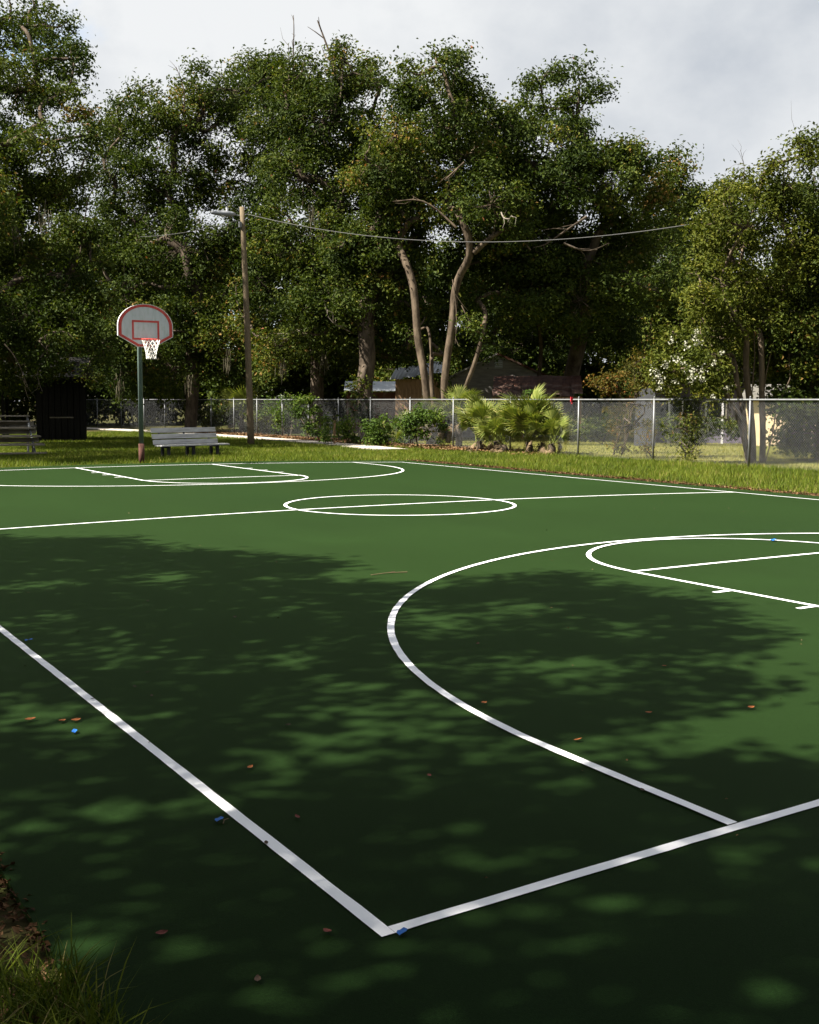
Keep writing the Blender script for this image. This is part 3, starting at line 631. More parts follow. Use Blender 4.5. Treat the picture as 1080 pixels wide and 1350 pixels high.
ring = [(-19, -12), (-20, -4), (-21, 5), (-22, 14), (-22, 24), (-20, 34), (-12, -15), (-4, -17), (4, -17), (12, -18), (20, -17), (28, -15), (36, -8), (44, 0)]
for i, (u, D, k, s) in enumerate(spots):
    o = protos[k] if not used[k] else copy_tree(protos[k])
    used[k] = True
    o.location = tuple(gp(u, D)); o.rotation_euler = (0, 0, 1.3 * i); o.scale = (s, s, s)
    o['label'] = 'shaded background tree seen through gaps between the big oaks'
for i, (x, y) in enumerate(ring):  # unseen trees added around the camera side to block sky and dim ambient light
    o = copy_tree(protos[i % 2]); o.location = (x, y, -0.05); o.rotation_euler = (0, 0, 2.1 * i); o.scale = (1.05,) * 3
    o['label'] = 'unseen tree added around the camera side to block sky light'; o['group'] = 'added sky-blocking trees'

# shade trees standing off to the side of the court: their crowns throw the dappled shade
def pip(px, py, poly):
    inside = np.zeros(len(px), bool); n = len(poly); j = n - 1
    for i in range(n):
        xi, yi = poly[i]; xj, yj = poly[j]
        c = ((yi > py) != (yj > py)) & (px < (xj - xi) * (py - yi) / (yj - yi + 1e-12) + xi); inside ^= c; j = i
    return inside
lit_far = [(-900, 690), (-100, 700), (60, 712), (150, 708), (230, 722), (330, 732), (447, 737), (408, 768), (520, 770), (590, 780), (640, 762), (772, 757), (800, 772), (892, 782), (985, 815), (1012, 858), (930, 868), (985, 900), (968, 935), (900, 932),
           (850, 945), (800, 960), (740, 965), (700, 985), (760, 1000), (885, 985), (960, 1003), (1000, 992), (1090, 1003), (1500, 1020), (4000, 1100), (4000, 300), (-900, 300)]
patches = [(400, 868, 30, 14), (590, 825, 46, 10), (770, 880, 95, 11), (600, 930, 60, 14), (520, 960, 60, 14), (390, 1005, 70, 22), (470, 1010, 40, 14), (60, 950, 75, 15), (150, 1030, 44, 6), (620, 1130, 48, 12), (450, 1297, 48, 18),
           (130, 1195, 26, 12), (740, 1220, 26, 4), (690, 1172, 22, 8), (560, 1102, 32, 7), (850, 1310, 45, 14), (940, 1250, 26, 8), (690, 800, 50, 6), (560, 800, 26, 8), (860, 1030, 30, 8), (285, 1052, 18, 8), (230, 760, 40, 5), (60, 770, 40, 4), (640, 1030, 26, 6), (480, 905, 40, 8), (70, 1285, 60, 42), (700, 985, 70, 12), (840, 830, 40, 6)]
ng = 15000
gx = rng.uniform(-6.0, 9.0, ng); gy = rng.uniform(-8.0, 17.0, ng)
uu, vv, zz = to_px(np.c_[gx, gy, crown(gx)])
front = zz > 0.5
keep = np.ones(ng, bool)
keep[front] &= ~pip(uu[front], vv[front], lit_far)
for (pu, pv, pa, pb) in patches:
    pa, pb = pa * 1.3 + 8, pb * 1.35 + 4
    keep &= ~(front & (((uu - pu) / pa) ** 2 + ((vv - pv) / pb) ** 2 < rng.uniform(0.6, 1.25, ng)))
keep &= ~((~front) & (rng.uniform(size=ng) < 0.25))
keep &= ~((gx > 5.8) & (gy < 0)) 
gx, gy = gx[keep], gy[keep]
hh = 7.6 + 1.3 * np.sin(gx * 0.9 + 1.0) * np.cos(gy * 0.55) + rng.uniform(-1.1, 1.4, len(gx))
lift = hh / SUN_DIR[2]
SC = np.c_[gx, gy, np.zeros(len(gx))] + SUN_DIR * lift[:, None]
su, sv, sz = to_px(SC)
inframe = (sz > 0.3) & (su > -60) & (su < 1140) & (sv > -60) & (sv < 1400)
print('shade clusters', len(SC), 'in frame dropped', int(inframe.sum()))
SC = SC[~inframe]
for nm, lab, basexy, selfn in (('oak_tree', 'spreading oak beside the court sideline whose crown shades the court', (-9.5, 6.5), lambda P: P[:, 1] >= 2.2), ('oak_tree', 'oak behind the near corner of the court arching over the baseline', (-9.0, -3.0), lambda P: P[:, 1] < 2.2)):
    P = SC[selfn(SC)]
    b_ = np.array([basexy[0], basexy[1], -0.05])
    idx = np.repeat(np.arange(len(P)), 19); off = rng.normal(size=(len(idx), 3)) * np.array([0.17, 0.17, 0.12])
    V, F, t = leaves_mesh(P[idx] + off - b_, norm(rng.normal(size=off.shape) * .7 + [0, 0, .7]), 0.165, np.clip(rng.normal(.45, .2, len(idx)), 0, 1))
    e_ = empty(nm, b_, lab, 'tree', 'shade trees beside the court')
    link('crown', mesh_np('crown', V, F, M['oak_leaf'], t), e_)
    cell = {}
    for q in P: cell.setdefault((int(q[0] // 1.3), int(q[1] // 1.3)), []).append(q)
    tg = [np.mean(v, 0) - [0, 0, .2] for v in cell.values() if len(v) > 8]
    sk = skeleton([trunk_line(b_ - [0, 0, .1], b_ + [0.6, 0.2, 4.2])], tg, tip=0.022, maxr=0.4)
    sk.V = [v - b_ for v in sk.V]; sk.build('trunk', M['oak_bark'], e_, smooth=True)

# ------------------------------------------------------------------ basketball hoop
hb = on_ground(187, 611)
hoop = empty('basketball_hoop', hb, 'basketball hoop with fan-shaped red-bordered backboard and white net on a green post', 'basketball hoop')
DH = (hb - CAM) @ _f; PX = DH / FPX
ztop = (611 - 432) * PX
MB().tube([(0, 0, 0.5), (0, 0, ztop - 0.1), (0, -0.06, ztop)], 0.062, 14).build('pole', M['hoop_green'], hoop, smooth=True)
MB().tube([(0, 0, -0.1), (0, 0, 0.53)], 0.078, 14).build('pole_sleeve', M['hoop_rust'], hoop, smooth=True)
zb = (611 - 432.5) * PX                     # board centre height
bw = 34.0 * PX / 0.945
yb = -0.52
def fan(s=1.0):
    o = []
    hz = 27.0 * PX * s; w = bw * s
    top = [(w * math.cos(a), -0.02 * s + (hz + 0.02 * s) * math.sin(a)) for a in np.linspace(0.0, math.pi, 25)]
    low = [(-w, -13.5 * PX * s), (-10.5 * PX * s, -27.3 * PX * s), (10.5 * PX * s, -27.3 * PX * s), (w, -13.5 * PX * s)]
    return [(x, z) for x, z in top] + low
bb = MB().prism([(x, z + zb) for x, z in fan(1.0)], yb, yb + 0.045).build('backboard', M['board'], hoop)
def ring(s0, s1, y, th=0.006):
    a_, b_ = np.array(fan(s0)), np.array(fan(s1)); n = len(a_)
    V = np.vstack([np.c_[a_[:, 0], np.full(n, y), a_[:, 1] + zb], np.c_[b_[:, 0], np.full(n, y), b_[:, 1] + zb], np.c_[a_[:, 0], np.full(n, y + th), a_[:, 1] + zb], np.c_[b_[:, 0], np.full(n, y + th), b_[:, 1] + zb]])
    F = []
    for i in range(n):
        j = (i + 1) % n
        F += [(i, j, n + j, n + i), (i, 2 * n + i, 2 * n + j, j), (n + i, n + j, 3 * n + j, 3 * n + i)]
    return V, F
V, F = ring(0.985, 0.875, yb - 0.006); MB().add(V, F).build('border', M['red'], bb)
V, F = ring(1.012, 0.998, yb - 0.004, 0.055); MB().add(V, F).build('edge_trim', M['white'], bb)
sq = MB(); sw, sz0, sz1, tw_ = 15.8 * PX / .945, zb - 17.2 * PX, zb + 5.2 * PX, 0.05
for c, d in (((0, yb - .003, sz1), (2 * sw + tw_, .006, tw_)), ((0, yb - .003, sz0), (2 * sw + tw_, .006, tw_)), ((-sw, yb - .003, (sz0 + sz1) / 2), (tw_, .006, sz1 - sz0 - tw_)), ((sw, yb - .003, (sz0 + sz1) / 2), (tw_, .006, sz1 - sz0 - tw_))): sq.box(c, d)
sq.build('target_square', M['red'], bb)
zr = zb - 18.5 * PX; yr = yb - 0.41; rr_ = 0.235
rm = MB(); an = np.linspace(0, 2 * math.pi, 33)
rm.tube(np.c_[rr_ * np.cos(an), yr + rr_ * np.sin(an), np.full(33, zr)], 0.014, 6, cap=False); rm.box((0, yb - 0.07, zr - .01), (0.16, 0.14, 0.035)); rm.box((0, yb - .012, zr - .05), (.18, .015, .16))
rm.build('rim', M['red'], hoop, smooth=False)
net = MB(); nh = 12; zn = np.linspace(zr - 0.01, zr - 0.50, 7); rn = np.array([.232, .205, .178, .155, .135, .125, .122])
for k in range(nh):
    for sg in (1, -1):
        a_ = 2 * math.pi * k / nh + sg * np.arange(7) * (math.pi / nh)
        net.tube(np.c_[rn * np.cos(a_), yr + rn * np.sin(a_), zn], 0.0085, 4, cap=False)
net.build('net', M['net'], hoop)
MB().tube([(0, -0.02, zb - .25), (0, yb + .05, zb - .25)], 0.035, 8).tube([(0, -0.02, zb + .02), (0, yb + .05, zb + .08)], 0.03, 8).box((0, yb + .06, zb - .1), (.5, .025, .45)).build('bracket', M['hoop_green'], hoop)

# ------------------------------------------------------------------ bench
bL, bR = on_ground(208, 603.5), on_ground(297, 601)
bc = (bL + bR) / 2; ang = math.atan2(bR[1] - bL[1], bR[0] - bL[0]); BL = np.linalg.norm(bR - bL)
bench = empty('park_bench', bc, 'weathered grey wooden slat bench on the grass beyond the far baseline', 'bench', rz=ang)
PB = ((bc - CAM) @ _f) / FPX
tilt = math.radians(14); rt = [[1, 0, 0], [0, math.cos(tilt), math.sin(tilt)], [0, -math.sin(tilt), math.cos(tilt)]]
sm = MB().box((0, 0, 0), (BL * 0.95, 0.038, 0.142)).mesh('back_slat', M['grey_wood'])
for k, z in enumerate((0.835, 0.648, 0.472)):
    o = link('back_slat', sm, bench, loc=(-0.05 + 0.008 * k, 0.27 + (z - 0.45) * math.tan(tilt), z)); o.rotation_euler = (-tilt, 0, 0)
ss = MB().box((0, 0, 0), (BL, 0.125, 0.04)).mesh('seat_slat', M['grey_wood'])
for k, y in enumerate((-0.17, -0.03, 0.11)): link('seat_slat', ss, bench, loc=(0.01, y, 0.375))
lg = MB().box((0, -0.13, 0.16), (0.07, 0.09, 0.38)).box((0, 0.20, 0.16), (0.07, 0.09, 0.38)).box((0, 0.03, 0.325), (0.066, 0.42, 0.06)).tube([(0, 0.24, 0.30), (0, 0.41, 0.86)], 0.03, 6)
lgm = lg.mesh('leg', M['black'])
for x in (-0.40, 0.0, 0.40): link('leg', lgm, bench, loc=(x * BL * 0.9 - 0.03, 0.02, 0))

# ------------------------------------------------------------------ light pole and wires
pb = on_ground(331, 587); PPx = ((pb - CAM) @ _f) / FPX
ptop = at(319, 273, (pb - CAM) @ _f) - pb
pole = empty('light_pole', pb, 'round wooden utility pole with a street light arm, leaning slightly on the grass', 'utility pole')
kk = np.linspace(-0.02, 1, 12)
MB().tube(ptop[None, :] * kk[:, None] + np.c_[np.sin(kk * 3) * .03, np.zeros(12), np.zeros(12)], np.linspace(0.145, 0.10, 12), 14).build('pole', M['wood_pole'], pole, smooth=True)
armd = at(278, 280, (pb - CAM) @ _f - 0.4) - at(319, 283, (pb - CAM) @ _f)
a0 = at(318, 285, (pb - CAM) @ _f) - pb
MB().tube([a0, a0 + armd * 0.3 + [0, 0, .06]], 0.028, 8).build('lamp_arm', M['galv'], pole)
hd = MB(); hp = np.array([a0 + armd * s + [0, 0, .06] for s in (0.18, 0.3, 0.5, 0.75, 0.95, 1.0)])
hd.tube(hp, [0.05, 0.10, 0.12, 0.10, 0.06, 0.02], 10); lh = hd.build('lamp_head', M['lamp'], pole, smooth=True)
MB().tube([a0 + armd * 0.45 + [0, 0, .15], a0 + armd * 0.45 + [0, 0, .30]], 0.05, 10).build('photocell', M['lens'], lh)
MB().tube([a0 + armd * 0.6 + [0, 0, -.02], a0 + armd * 0.6 + [0, 0, -.08]], [0.10, 0.05], 10).build('lens', M['lens'], lh)
MB().box(a0 + np.array([-.1, -.1, -.35]), (.10, .12, .22)).build('junction_box', M['galv'], pole)
def wire(name, label, P0, P1, sag, r=0.012, mt='wire'):
    t = np.linspace(0, 1, 60); P0 = np.asarray(P0); P1 = np.asarray(P1)
    pts = P0 + (P1 - P0) * t[:, None]; pts[:, 2] -= 4 * sag * t * (1 - t)
    MBw = MB().tube(pts - P0, r, 5); o = MBw.build(name, M[mt], loc=tuple(P0)); return tag(o, label, 'wire', 'overhead wires')
W0 = pb + ptop * 0.975
wire('overhead_wire', 'sagging overhead cable running from the light pole past the oaks', W0 + [.1, 0, 0], at(1400, 165, 32.0), 2.05, 0.011)
wire('overhead_wire', 'thin short cable running from the light pole back into the trees behind the hoop', pb + ptop * 0.95, at(185, 312, 58.0), 0.15, 0.008)

# ------------------------------------------------------------------ chain link fence
fy = np.array([5.0, 12.0, 19.14, 25.8, 33, 40, 48, 56, 66, 80, 95]); fx = np.array([22.9, 22.85, 22.8, 22.4, 22.2, 22.15, 22.15, 22.1, 21.3, 19.9, 18.4])
FX = lambda y: np.interp(y, fy, fx)
FH = 1.87
fence = empty('chain_link_fence', (FX(19.1), 19.1, -0.05), 'long galvanised chain link fence between the grass and the yards', 'fence')
o0 = np.array(fence.location)
posts = [8.6, 12.1, 15.6, 19.14, 22.7, 26.0, 29.6, 33.1, 36.2, 39.4, 42.3, 45.3, 48.2, 51.2, 54.2, 57.2, 60.3, 63.4, 66.5, 70, 74, 78, 82, 86, 90]
pm = MB().tube([(0, 0, -.1), (0, 0, FH + .05)], 0.028, 8).tube([(0, 0, FH + .05), (0, 0, FH + .10)], [0.036, 0.012], 8).mesh('post', M['galv'], True)
pm2 = MB().tube([(0, 0, -.1), (0, 0, FH + .14)], 0.045, 8).mesh('post', M['galv'], True)
for i, y in enumerate(posts): link('post', pm2 if y == 45.3 else pm, fence, loc=(FX(y) - o0[0], y - o0[1], float(terrain(FX(y), y)) - o0[2]))
yy = np.linspace(6, 92, 120); zt = np.array([float(terrain(FX(y), y)) for y in yy])
MB().tube(np.c_[FX(yy) - o0[0], yy - o0[1], zt + FH - o0[2]], 0.026, 8).build('top_rail', M['galv'], fence, smooth=True)
wv, wf, nn = [], [], 0
wy = 0.076
def wires(y0, y1, step, th):
    global nn
    for sg in (1, -1):
        for ys_ in np.arange(y0, y1, step):
            ks = 8 if ys_ < 40 else 3
            hz = np.linspace(0.03, FH + 0.03, ks); yl = ys_ + sg * (hz - FH / 2)
            P = np.c_[FX(yl) - o0[0] + 0.03 + 0.004 * sg, yl - o0[1], hz + terrain(FX(yl), yl) - o0[2]]
            d = np.array([0, th * .5, -th * .5 * sg]); e2 = np.array([th * 0.7, 0, 0])
            V = np.vstack([P - d, P + d, P + e2])
            for i in range(ks - 1):
                for a_, b_ in ((0, ks), (ks, 2 * ks), (2 * ks, 0)):
                    wf.append((nn + a_ + i, nn + b_ + i, nn + b_ + i + 1, nn + a_ + i + 1))
            wv.append(V); nn += len(V)
wires(6, 44, wy, 0.0030); wires(44, 92, wy * 1.5, 0.0028)
tag(link('chain_mesh', mesh_np('chain_mesh', np.vstack(wv), np.array(wf), M['galv']), fence), kind='stuff')
# little gate beside the heavy post
gb = gp(441, 47.0); gate = empty('gate', gb, 'small weathered gate frame with two rails beside the heavy fence post', 'gate')
g1 = at(427, 540, 47.6) - gb
MB().box((0, 0, .5), (.07, .07, 1.06)).build('gate_post', M['brown_wood'], gate)
MB().tube([(-.14, 0, 0.0), (-.14, 0, 1.0)], .02, 6).build('gate_stile', M['galv'], gate)
for z in (1.22, 0.98, 0.05): MB().box((-.26, 0.06, z), (.42, .03, .05)).build('rail', M['galv'], gate)

# ------------------------------------------------------------------ palmettos
def frond_mesh(k, dry=False):
    global rng
    keep_ = rng; rng = np.random.default_rng(100 + k)
    V, F, T = [], [], []; n = 0
    Ls = rng.uniform(0.55, 0.8); w = 0.012
    # stalk along +x rising, then a fan of folded segments
    st = np.array([[0, 0, 0], [Ls * 0.5, 0, 0.03], [Ls, 0, 0.0]])
    for i in range(2):
        V += [st[i] + [0, -w, 0], st[i] + [0, w, 0], st[i + 1] + [0, w, 0], st[i + 1] + [0, -w, 0]]; F += [(n, n + 1, n + 2), (n, n + 2, n + 3)]; n += 4; T += [0.6] * 4
    m_ = 22; c = st[2]
    for a_ in np.linspace(-1.75, 1.75, m_):
        L = 0.62 * (1 - 0.22 * abs(a_) / 1.75) * rng.uniform(0.9, 1.05); d = np.array([math.cos(a_), math.sin(a_), 0]); sd = np.array([-d[1], d[0], 0]); dr = -rng.uniform(0.05, 0.22) * L
        p1 = c + d * L * 0.55 + [0, 0, 0.02]; p2 = c + d * L + [0, 0, dr]
        V += [c, p1 - sd * 0.024, p1 + sd * 0.024 + [0, 0, .015], p2]; F += [(n, n + 1, n + 2), (n + 1, n + 3, n + 2)]; n += 4
        tt = np.clip(rng.normal(0.55, 0.15), 0, 1); T += [tt, tt, tt, min(1, tt + 0.15)]
    rng = keep_
    return mesh_np('frond', np.array(V), np.array(F), M['dry_palm'] if dry else M['palm_leaf'], np.array(T))
fm = [frond_mesh(k) for k in range(4)]; fmd = frond_mesh(9, True)
def palmetto(label, base, nf, size, hgt, dryn=3, trunkh=0.3):
    e_ = empty('palmetto', base, label, 'palm', 'palmettos along the fence')
    tb = MB().tube([(0, 0, -.05), (0.03, 0, trunkh * .6), (0, .03, trunkh)], [.14, .13, .10], 9); tb.build('trunk', M['oak_bark'], e_, smooth=True)
    for k in range(nf + dryn):
        dry = k >= nf
        el = rng.uniform(0.55, 1.5) if not dry else rng.uniform(-0.9, -0.1); az = rng.uniform(0, 6.283)
        o = link('frond', fmd if dry else fm[k % 4], e_, loc=(rng.normal(0, .06), rng.normal(0, .06), trunkh * rng.uniform(0.5, 1) + (hgt * rng.uniform(0, .35) if not dry else 0)))
        o.rotation_euler = (rng.uniform(-0.9, 0.9) if not dry else rng.uniform(-1.4, 1.4), -el, az); s = (0.6 if dry else 1.0) * size * rng.uniform(0.75, 1.15); o.scale = (s, s, s)
    return e_
palmetto('biggest bushy palmetto clump in front of the fence, with many dense fronds', on_ground(697, 599), 56, 1.2, 1.15, 10, 0.45)
palmetto('palmetto with drooping fan fronds standing beside a thin fence post', on_ground(632, 596), 30, 1.15, 1.0, 8, 0.4)
palmetto('small low palmetto seedling at the fence foot in front of the brown board shed', on_ground(537, 587), 20, 0.9, 0.5, 4, 0.15)
palmetto('tall palmetto behind the fence with spiky fronds above the rail', gp(605, 45.0), 20, 1.05, 1.1, 4, 1.0)
palmetto('palmetto behind the fence whose fronds reach above the rail under the pale-limbed oak', gp(566, 45.5), 14, 0.9, 0.9, 4, 0.8)
palmetto('broad palmetto behind the fence between the two front palmettos', gp(655, 42.5), 24, 1.0, 0.8, 8, 0.35)
palmetto('ragged palmetto in front of the fence joining its two bigger neighbours', on_ground(664, 598), 22, 0.95, 0.8, 8, 0.3)
palmetto('yellowing palmetto behind the fence just past the biggest clump', gp(728, 38.2), 16, 0.9, 0.7, 6, 0.4)
palmetto('lone palmetto behind the fence left of the light pole', gp(318, 63), 16, 1.5, 1.2, 2, 1.0)

# ------------------------------------------------------------------ shelter and bleacher on the left
sb = on_ground(82, 582)
sang = math.radians(-14)
shel = empty('picnic_shelter', sb, 'dark board shelter with a low roof standing on the shaded grass', 'shelter', rz=sang)
PS = ((sb - CAM) @ _f) / FPX
hw = 31.5 * PS; hz = 2.75
bm_ = MB().box((0, 0, hz / 2), (0.232, 0.03, hz)).mesh('board', M['dark_wood'])
nb = int(2 * hw / 0.24)
for k in range(nb): link('board', bm_, shel, loc=(-hw + 0.12 + k * 2 * hw / nb, 0.0 + 0.006 * (k % 2), 0))
for k in range(10):
    o = link('board', bm_, shel, loc=(hw - .01, 0.15 + k * 0.24, 0)); o.rotation_euler = (0, 0, math.pi / 2)
    o = link('board', bm_, shel, loc=(-hw + .01, 0.15 + k * 0.24, 0)); o.rotation_euler = (0, 0, math.pi / 2)
MB().box((0.0, 1.3, hz / 2), (2 * hw - .06, 2.45, hz - .04)).build('wall', M['dark_wood'], shel)
MB().box((0.0, -0.03, 1.05), (1.0, .03, .05)).build('batten', M['old_plank'], shel)
rf = MB(); x0, x1 = -7.0, hw + 0.35
prof = [(-0.55, hz - 0.05), (2.2, hz + 0.85), (4.95, hz - 0.05), (4.95, hz + 0.06), (2.2, hz + 1.0), (-0.55, hz + 0.06)]
V = np.array([(x, y, z) for x in (x0, x1) for (y, z) in prof]); n6 = 6
rf.add(V, [(i, (i + 1) % 6, 6 + (i + 1) % 6, 6 + i) for i in range(6)] + [(0, 5, 4, 1), (1, 4, 3, 2), (6, 7, 10, 11), (7, 8, 9, 10)])
roof = rf.build('roof', M['dark_wood'], shel)
MB().box(((x0 + x1) / 2 - 1.2, -0.575, hz + .0), (x1 - x0 - 2.6, 0.03, 0.14)).build('fascia', M['old_plank'], roof)
pmesh = MB().box((0, 0, hz / 2), (.13, .13, hz)).mesh('post', M['dark_wood'])
for x in (-6.6, -4.2, -2.4):
    for y in (0, 4.4): link('post', pmesh, shel, loc=(x, y, 0))
bb0 = on_ground(62, 601)
ble = empty('bleacher', bb0, 'old low wooden bleacher of grey planks in front of the dark shelter', 'bleacher', rz=math.radians(-4))
rows = [(0.0, 0.10), (0.12, 0.36), (0.42, 0.36 + .02), (0.45, 0.62), (0.85, 0.64), (0.9, 0.88), (1.3, 0.90), (1.35, 1.10), (1.40, 1.27)]
plm = MB().box((0, 0, 0), (4.6, 0.24, 0.045)).mesh('plank', M['old_plank'])
for k, (y, z) in enumerate(rows): link('plank', plm, ble, loc=(-2.3 + rng.uniform(-.03, .03) - 0.02 * k * 2, y, z))
back = MB().box((0, 0, 0), (4.5, 0.04, 0.14)).mesh('plank', M['old_plank'])
for y, z in ((0.58, 0.50), (1.02, 0.76), (1.46, 1.02)): link('plank', back, ble, loc=(-2.4, y, z))
frm = MB().tube([(0, -.05, 0.0), (0, 1.5, 1.22)], .035, 6).tube([(0, 1.45, 0), (0, 1.45, 1.2)], .035, 6).tube([(0, .55, 0), (0, .55, .55)], .03, 6).mesh('frame', M['galv'])
for x in (-0.35, -2.3, -4.3): link('frame', frm, ble, loc=(x, 0, 0))

# ------------------------------------------------------------------ houses behind the fence
def facing(P):      # heading so that local -y looks back to the camera
    d = np.asarray(P)[:2] - CAM[:2]; return math.atan2(d[1], d[0]) - math.pi / 2
DHs = 58.0; q = DHs / FPX
hP = gp(655, DHs)
house = empty('grey_house', hP, 'weathered grey gabled house half hidden behind the pale-limbed oak', 'house', rz=facing(hP))
zv = lambda v, D: float((at(540, v, D) - 0)[2]) - float(hP[2])
ze, zp = zv(503, DHs), zv(468, DHs)
x0, x1, xp = -70 * q, 78 * q, 0.0
MB().prism([(x0, -.1), (x1, -.1), (x1, ze), (xp, zp), (x0, ze)], 0, 6.0).build('wall', M['siding'], house)
nbd = int(ze / 0.22)
for k in range(int(zp / 0.2)):
    z = 0.12 + k * 0.2
    if z < ze - .05: xa, xb = x0, x1
    else:
        s = (zp - z) / (zp - ze); xa, xb = xp + (x0 - xp) * s, xp + (x1 - xp) * s
    if xb - xa > 0.3: MB().box(((xa + xb) / 2, -0.012, z), (xb - xa - .02, .03, .17)).build('siding_board', M['siding'], house)
for sgn, xe in ((-1, x0), (1, x1)):
    dx, dz = xe - xp, ze - zp; L = math.hypot(dx, dz); ex = xp + dx * 1.1; ez = zp + dz * 1.1
    V = []
    for y in (-.35, 6.3):
        V += [(xp, y, zp + .02), (ex, y, ez + .02), (ex, y, ez + .12), (xp, y, zp + .12)]
    MB().add(V, [(0, 1, 5, 4), (3, 7, 6, 2), (0, 3, 2, 1), (4, 5, 6, 7), (1, 2, 6, 5), (0, 4, 7, 3)]).build('roof', M['rust'] if sgn > 0 else M['siding'], house)
vb = MB().box((2 * q, -.04, zv(480, DHs)), (10 * q, .05, 10 * q)).build('vent', M['tin'], house)
for k in range(4): MB().box((2 * q, -.075, zv(484, DHs) + k * .1), (9 * q, .03, .03)).build('louver', M['siding'], vb)
# rusted lean-to
DLt = 54.0; q2 = DLt / FPX
lP = gp(708, DLt); lean = empty('lean_to', lP, 'rusted corrugated metal lean-to roof in front of the grey house', 'lean-to', rz=facing(lP))
zl = lambda v: float(at(540, v, DLt)[2]) - float(lP[2])
za, zb_ = zl(521), zl(494)
ns_ = 9; xw = 118 * q2
for k in range(ns_):
    w = xw / ns_; xk = -xw / 2 + (k + .5) * w; m = 9
    xs_ = np.linspace(-w / 2 - .02, w / 2 + .02, m); zz_ = 0.03 * np.sin(np.arange(m) * math.pi / 1.0 + .5) + 0.02 * (np.arange(m) % 2)
    lo_ = rng.uniform(-.10, .10); tl = rng.normal(0, .05)
    V = np.vstack([np.c_[xs_, np.full(m, -.1 + lo_), zz_ + za + tl], np.c_[xs_, np.full(m, 2.6), zz_ + zb_ + .01 * (k % 2) + tl * .3]])
    i_ = np.arange(m - 1); MB().add(V, [(i, i + 1, m + i + 1, m + i) for i in range(m - 1)]).build('roof_sheet', M['rust'], lean, loc=(xk, 0, 0))
for x in (-.48, -.16, .16, .48): MB().box((x * xw, .05, za / 2 - .05), (.1, .1, za)).build('post', M['brown_wood'], lean)
MB().box((0, .05, za - .12), (xw, .06, .12)).build('beam', M['brown_wood'], lean)
# brown board shed with tin roof
DSd = 55.0; q3 = DSd / FPX
sP = gp(545, DSd); shed = empty('board_shed', sP, 'brown vertical-board shed with a pale tin roof behind the fence', 'shed', rz=facing(sP) - .1)
zs = lambda v: float(at(540, v, DSd)[2]) - float(sP[2])
zw = zs(500)
MB().box((0.35, 1.3, zw / 2 - .05), (46 * q3 + .3, 2.5, zw - .1)).build('wall', M['brown_wood'], shed)
sbm = MB().box((0, 0, zw / 2), (0.185, .03, zw)).mesh('board', M['brown_wood'])
for k in range(10):
    x = -24 * q3 + .1 + k * .195
    if 7 <= k <= 7: continue
    link('board', sbm, shed, loc=(x, 0 + rng.uniform(0, .015), rng.uniform(-.02, .02)))
w_ = MB().box((-24 * q3 + .1 + 7 * .195, .0, zs(516)), (.34, .06, .36)).build('window', M['white'], shed)
MB().box((-24 * q3 + .1 + 7 * .195, -.035, zs(516)), (.24, .02, .26)).build('pane', M['glass'], w_)
for k in range(4):
    x = -30 * q3 + k * .62; m = 9; xs_ = np.linspace(0, .64, m); zz_ = 0.02 * (np.arange(m) % 2)
    V = np.vstack([np.c_[xs_, np.full(m, -.45), zz_ + zw - .02 + k * .10], np.c_[xs_, np.full(m, 2.4), zz_ + zw + .62 + k * .10]])
    MB().add(V, [(i, i + 1, m + i + 1, m + i) for i in range(m - 1)]).build('roof_sheet', M['tin'], shed, loc=(x, 0, 0))
# far pale roof
DF = 66.0; q4 = DF / FPX
fP = gp(490, DF); fs = empty('far_shed', fP, 'low reddish outbuilding with a pale blue metal roof between two trunks', 'shed', rz=facing(fP))
zf_ = lambda v: float(at(540, v, DF)[2]) - float(fP[2])
MB().box((0, 1.2, zf_(517) / 2), (66 * q4, 2.4, zf_(517))).build('wall', M['rust'], fs)
MB().add([(-36 * q4, -.4, zf_(516)), (36 * q4, -.4, zf_(516)), (36 * q4, 2.7, zf_(503)), (-36 * q4, 2.7, zf_(503)), (-36 * q4, -.4, zf_(516) + .05), (36 * q4, -.4, zf_(516) + .05), (36 * q4, 2.7, zf_(503) + .05), (-36 * q4, 2.7, zf_(503) + .05)],
         [(0, 3, 2, 1), (4, 5, 6, 7), (0, 1, 5, 4), (1, 2, 6, 5), (2, 3, 7, 6), (3, 0, 4, 7)]).build('roof', M['tin'], fs)
# mauve house
DM = 50.0; q5 = DM / FPX
mP = gp(930, DM); mh = empty('mauve_house', mP, 'dusky mauve house wall with a dark porch at the back of the yard', 'house', rz=facing(mP))
zm = lambda v: float(at(540, v, DM)[2]) - float(mP[2])
MB().box((-10 * q5, 2.6, zm(500) / 2), (130 * q5, 5, zm(500))).build('wall', M['purple'], mh)
MB().prism([(-76 * q5, zm(502)), (66 * q5, zm(502)), (60 * q5, zm(484)), (-70 * q5, zm(484))], -.8, 5.6).build('roof', M['dark_wood'], mh)
for x in (-46, 22): MB().box((x * q5, -.55, zm(500) / 2), (.09, .09, zm(500))).build('porch_post', M['grey_wood'], mh)
dr = MB().box((-22 * q5, .06, 1.0), (.95, .1, 2.05)).build('door', M['black'], mh)
MB().tube([(-22 * q5 + .36, 0.0, 1.0), (-22 * q5 + .36, -.06, 1.0)], .03, 8).build('handle', M['galv'], dr)
w_ = MB().box((-48 * q5, .06, 1.5), (1.3, .1, 1.0)).build('window', M['white'], mh); MB().box((-48 * q5, -.0, 1.5), (1.15, .06, .85)).build('pane', M['glass'], w_)
w_ = MB().box((14 * q5, .06, 1.5), (.9, .1, .8)).build('window', M['white'], mh); MB().box((14 * q5, -.0, 1.5), (.78, .06, .68)).build('pane', M['glass'], w_)
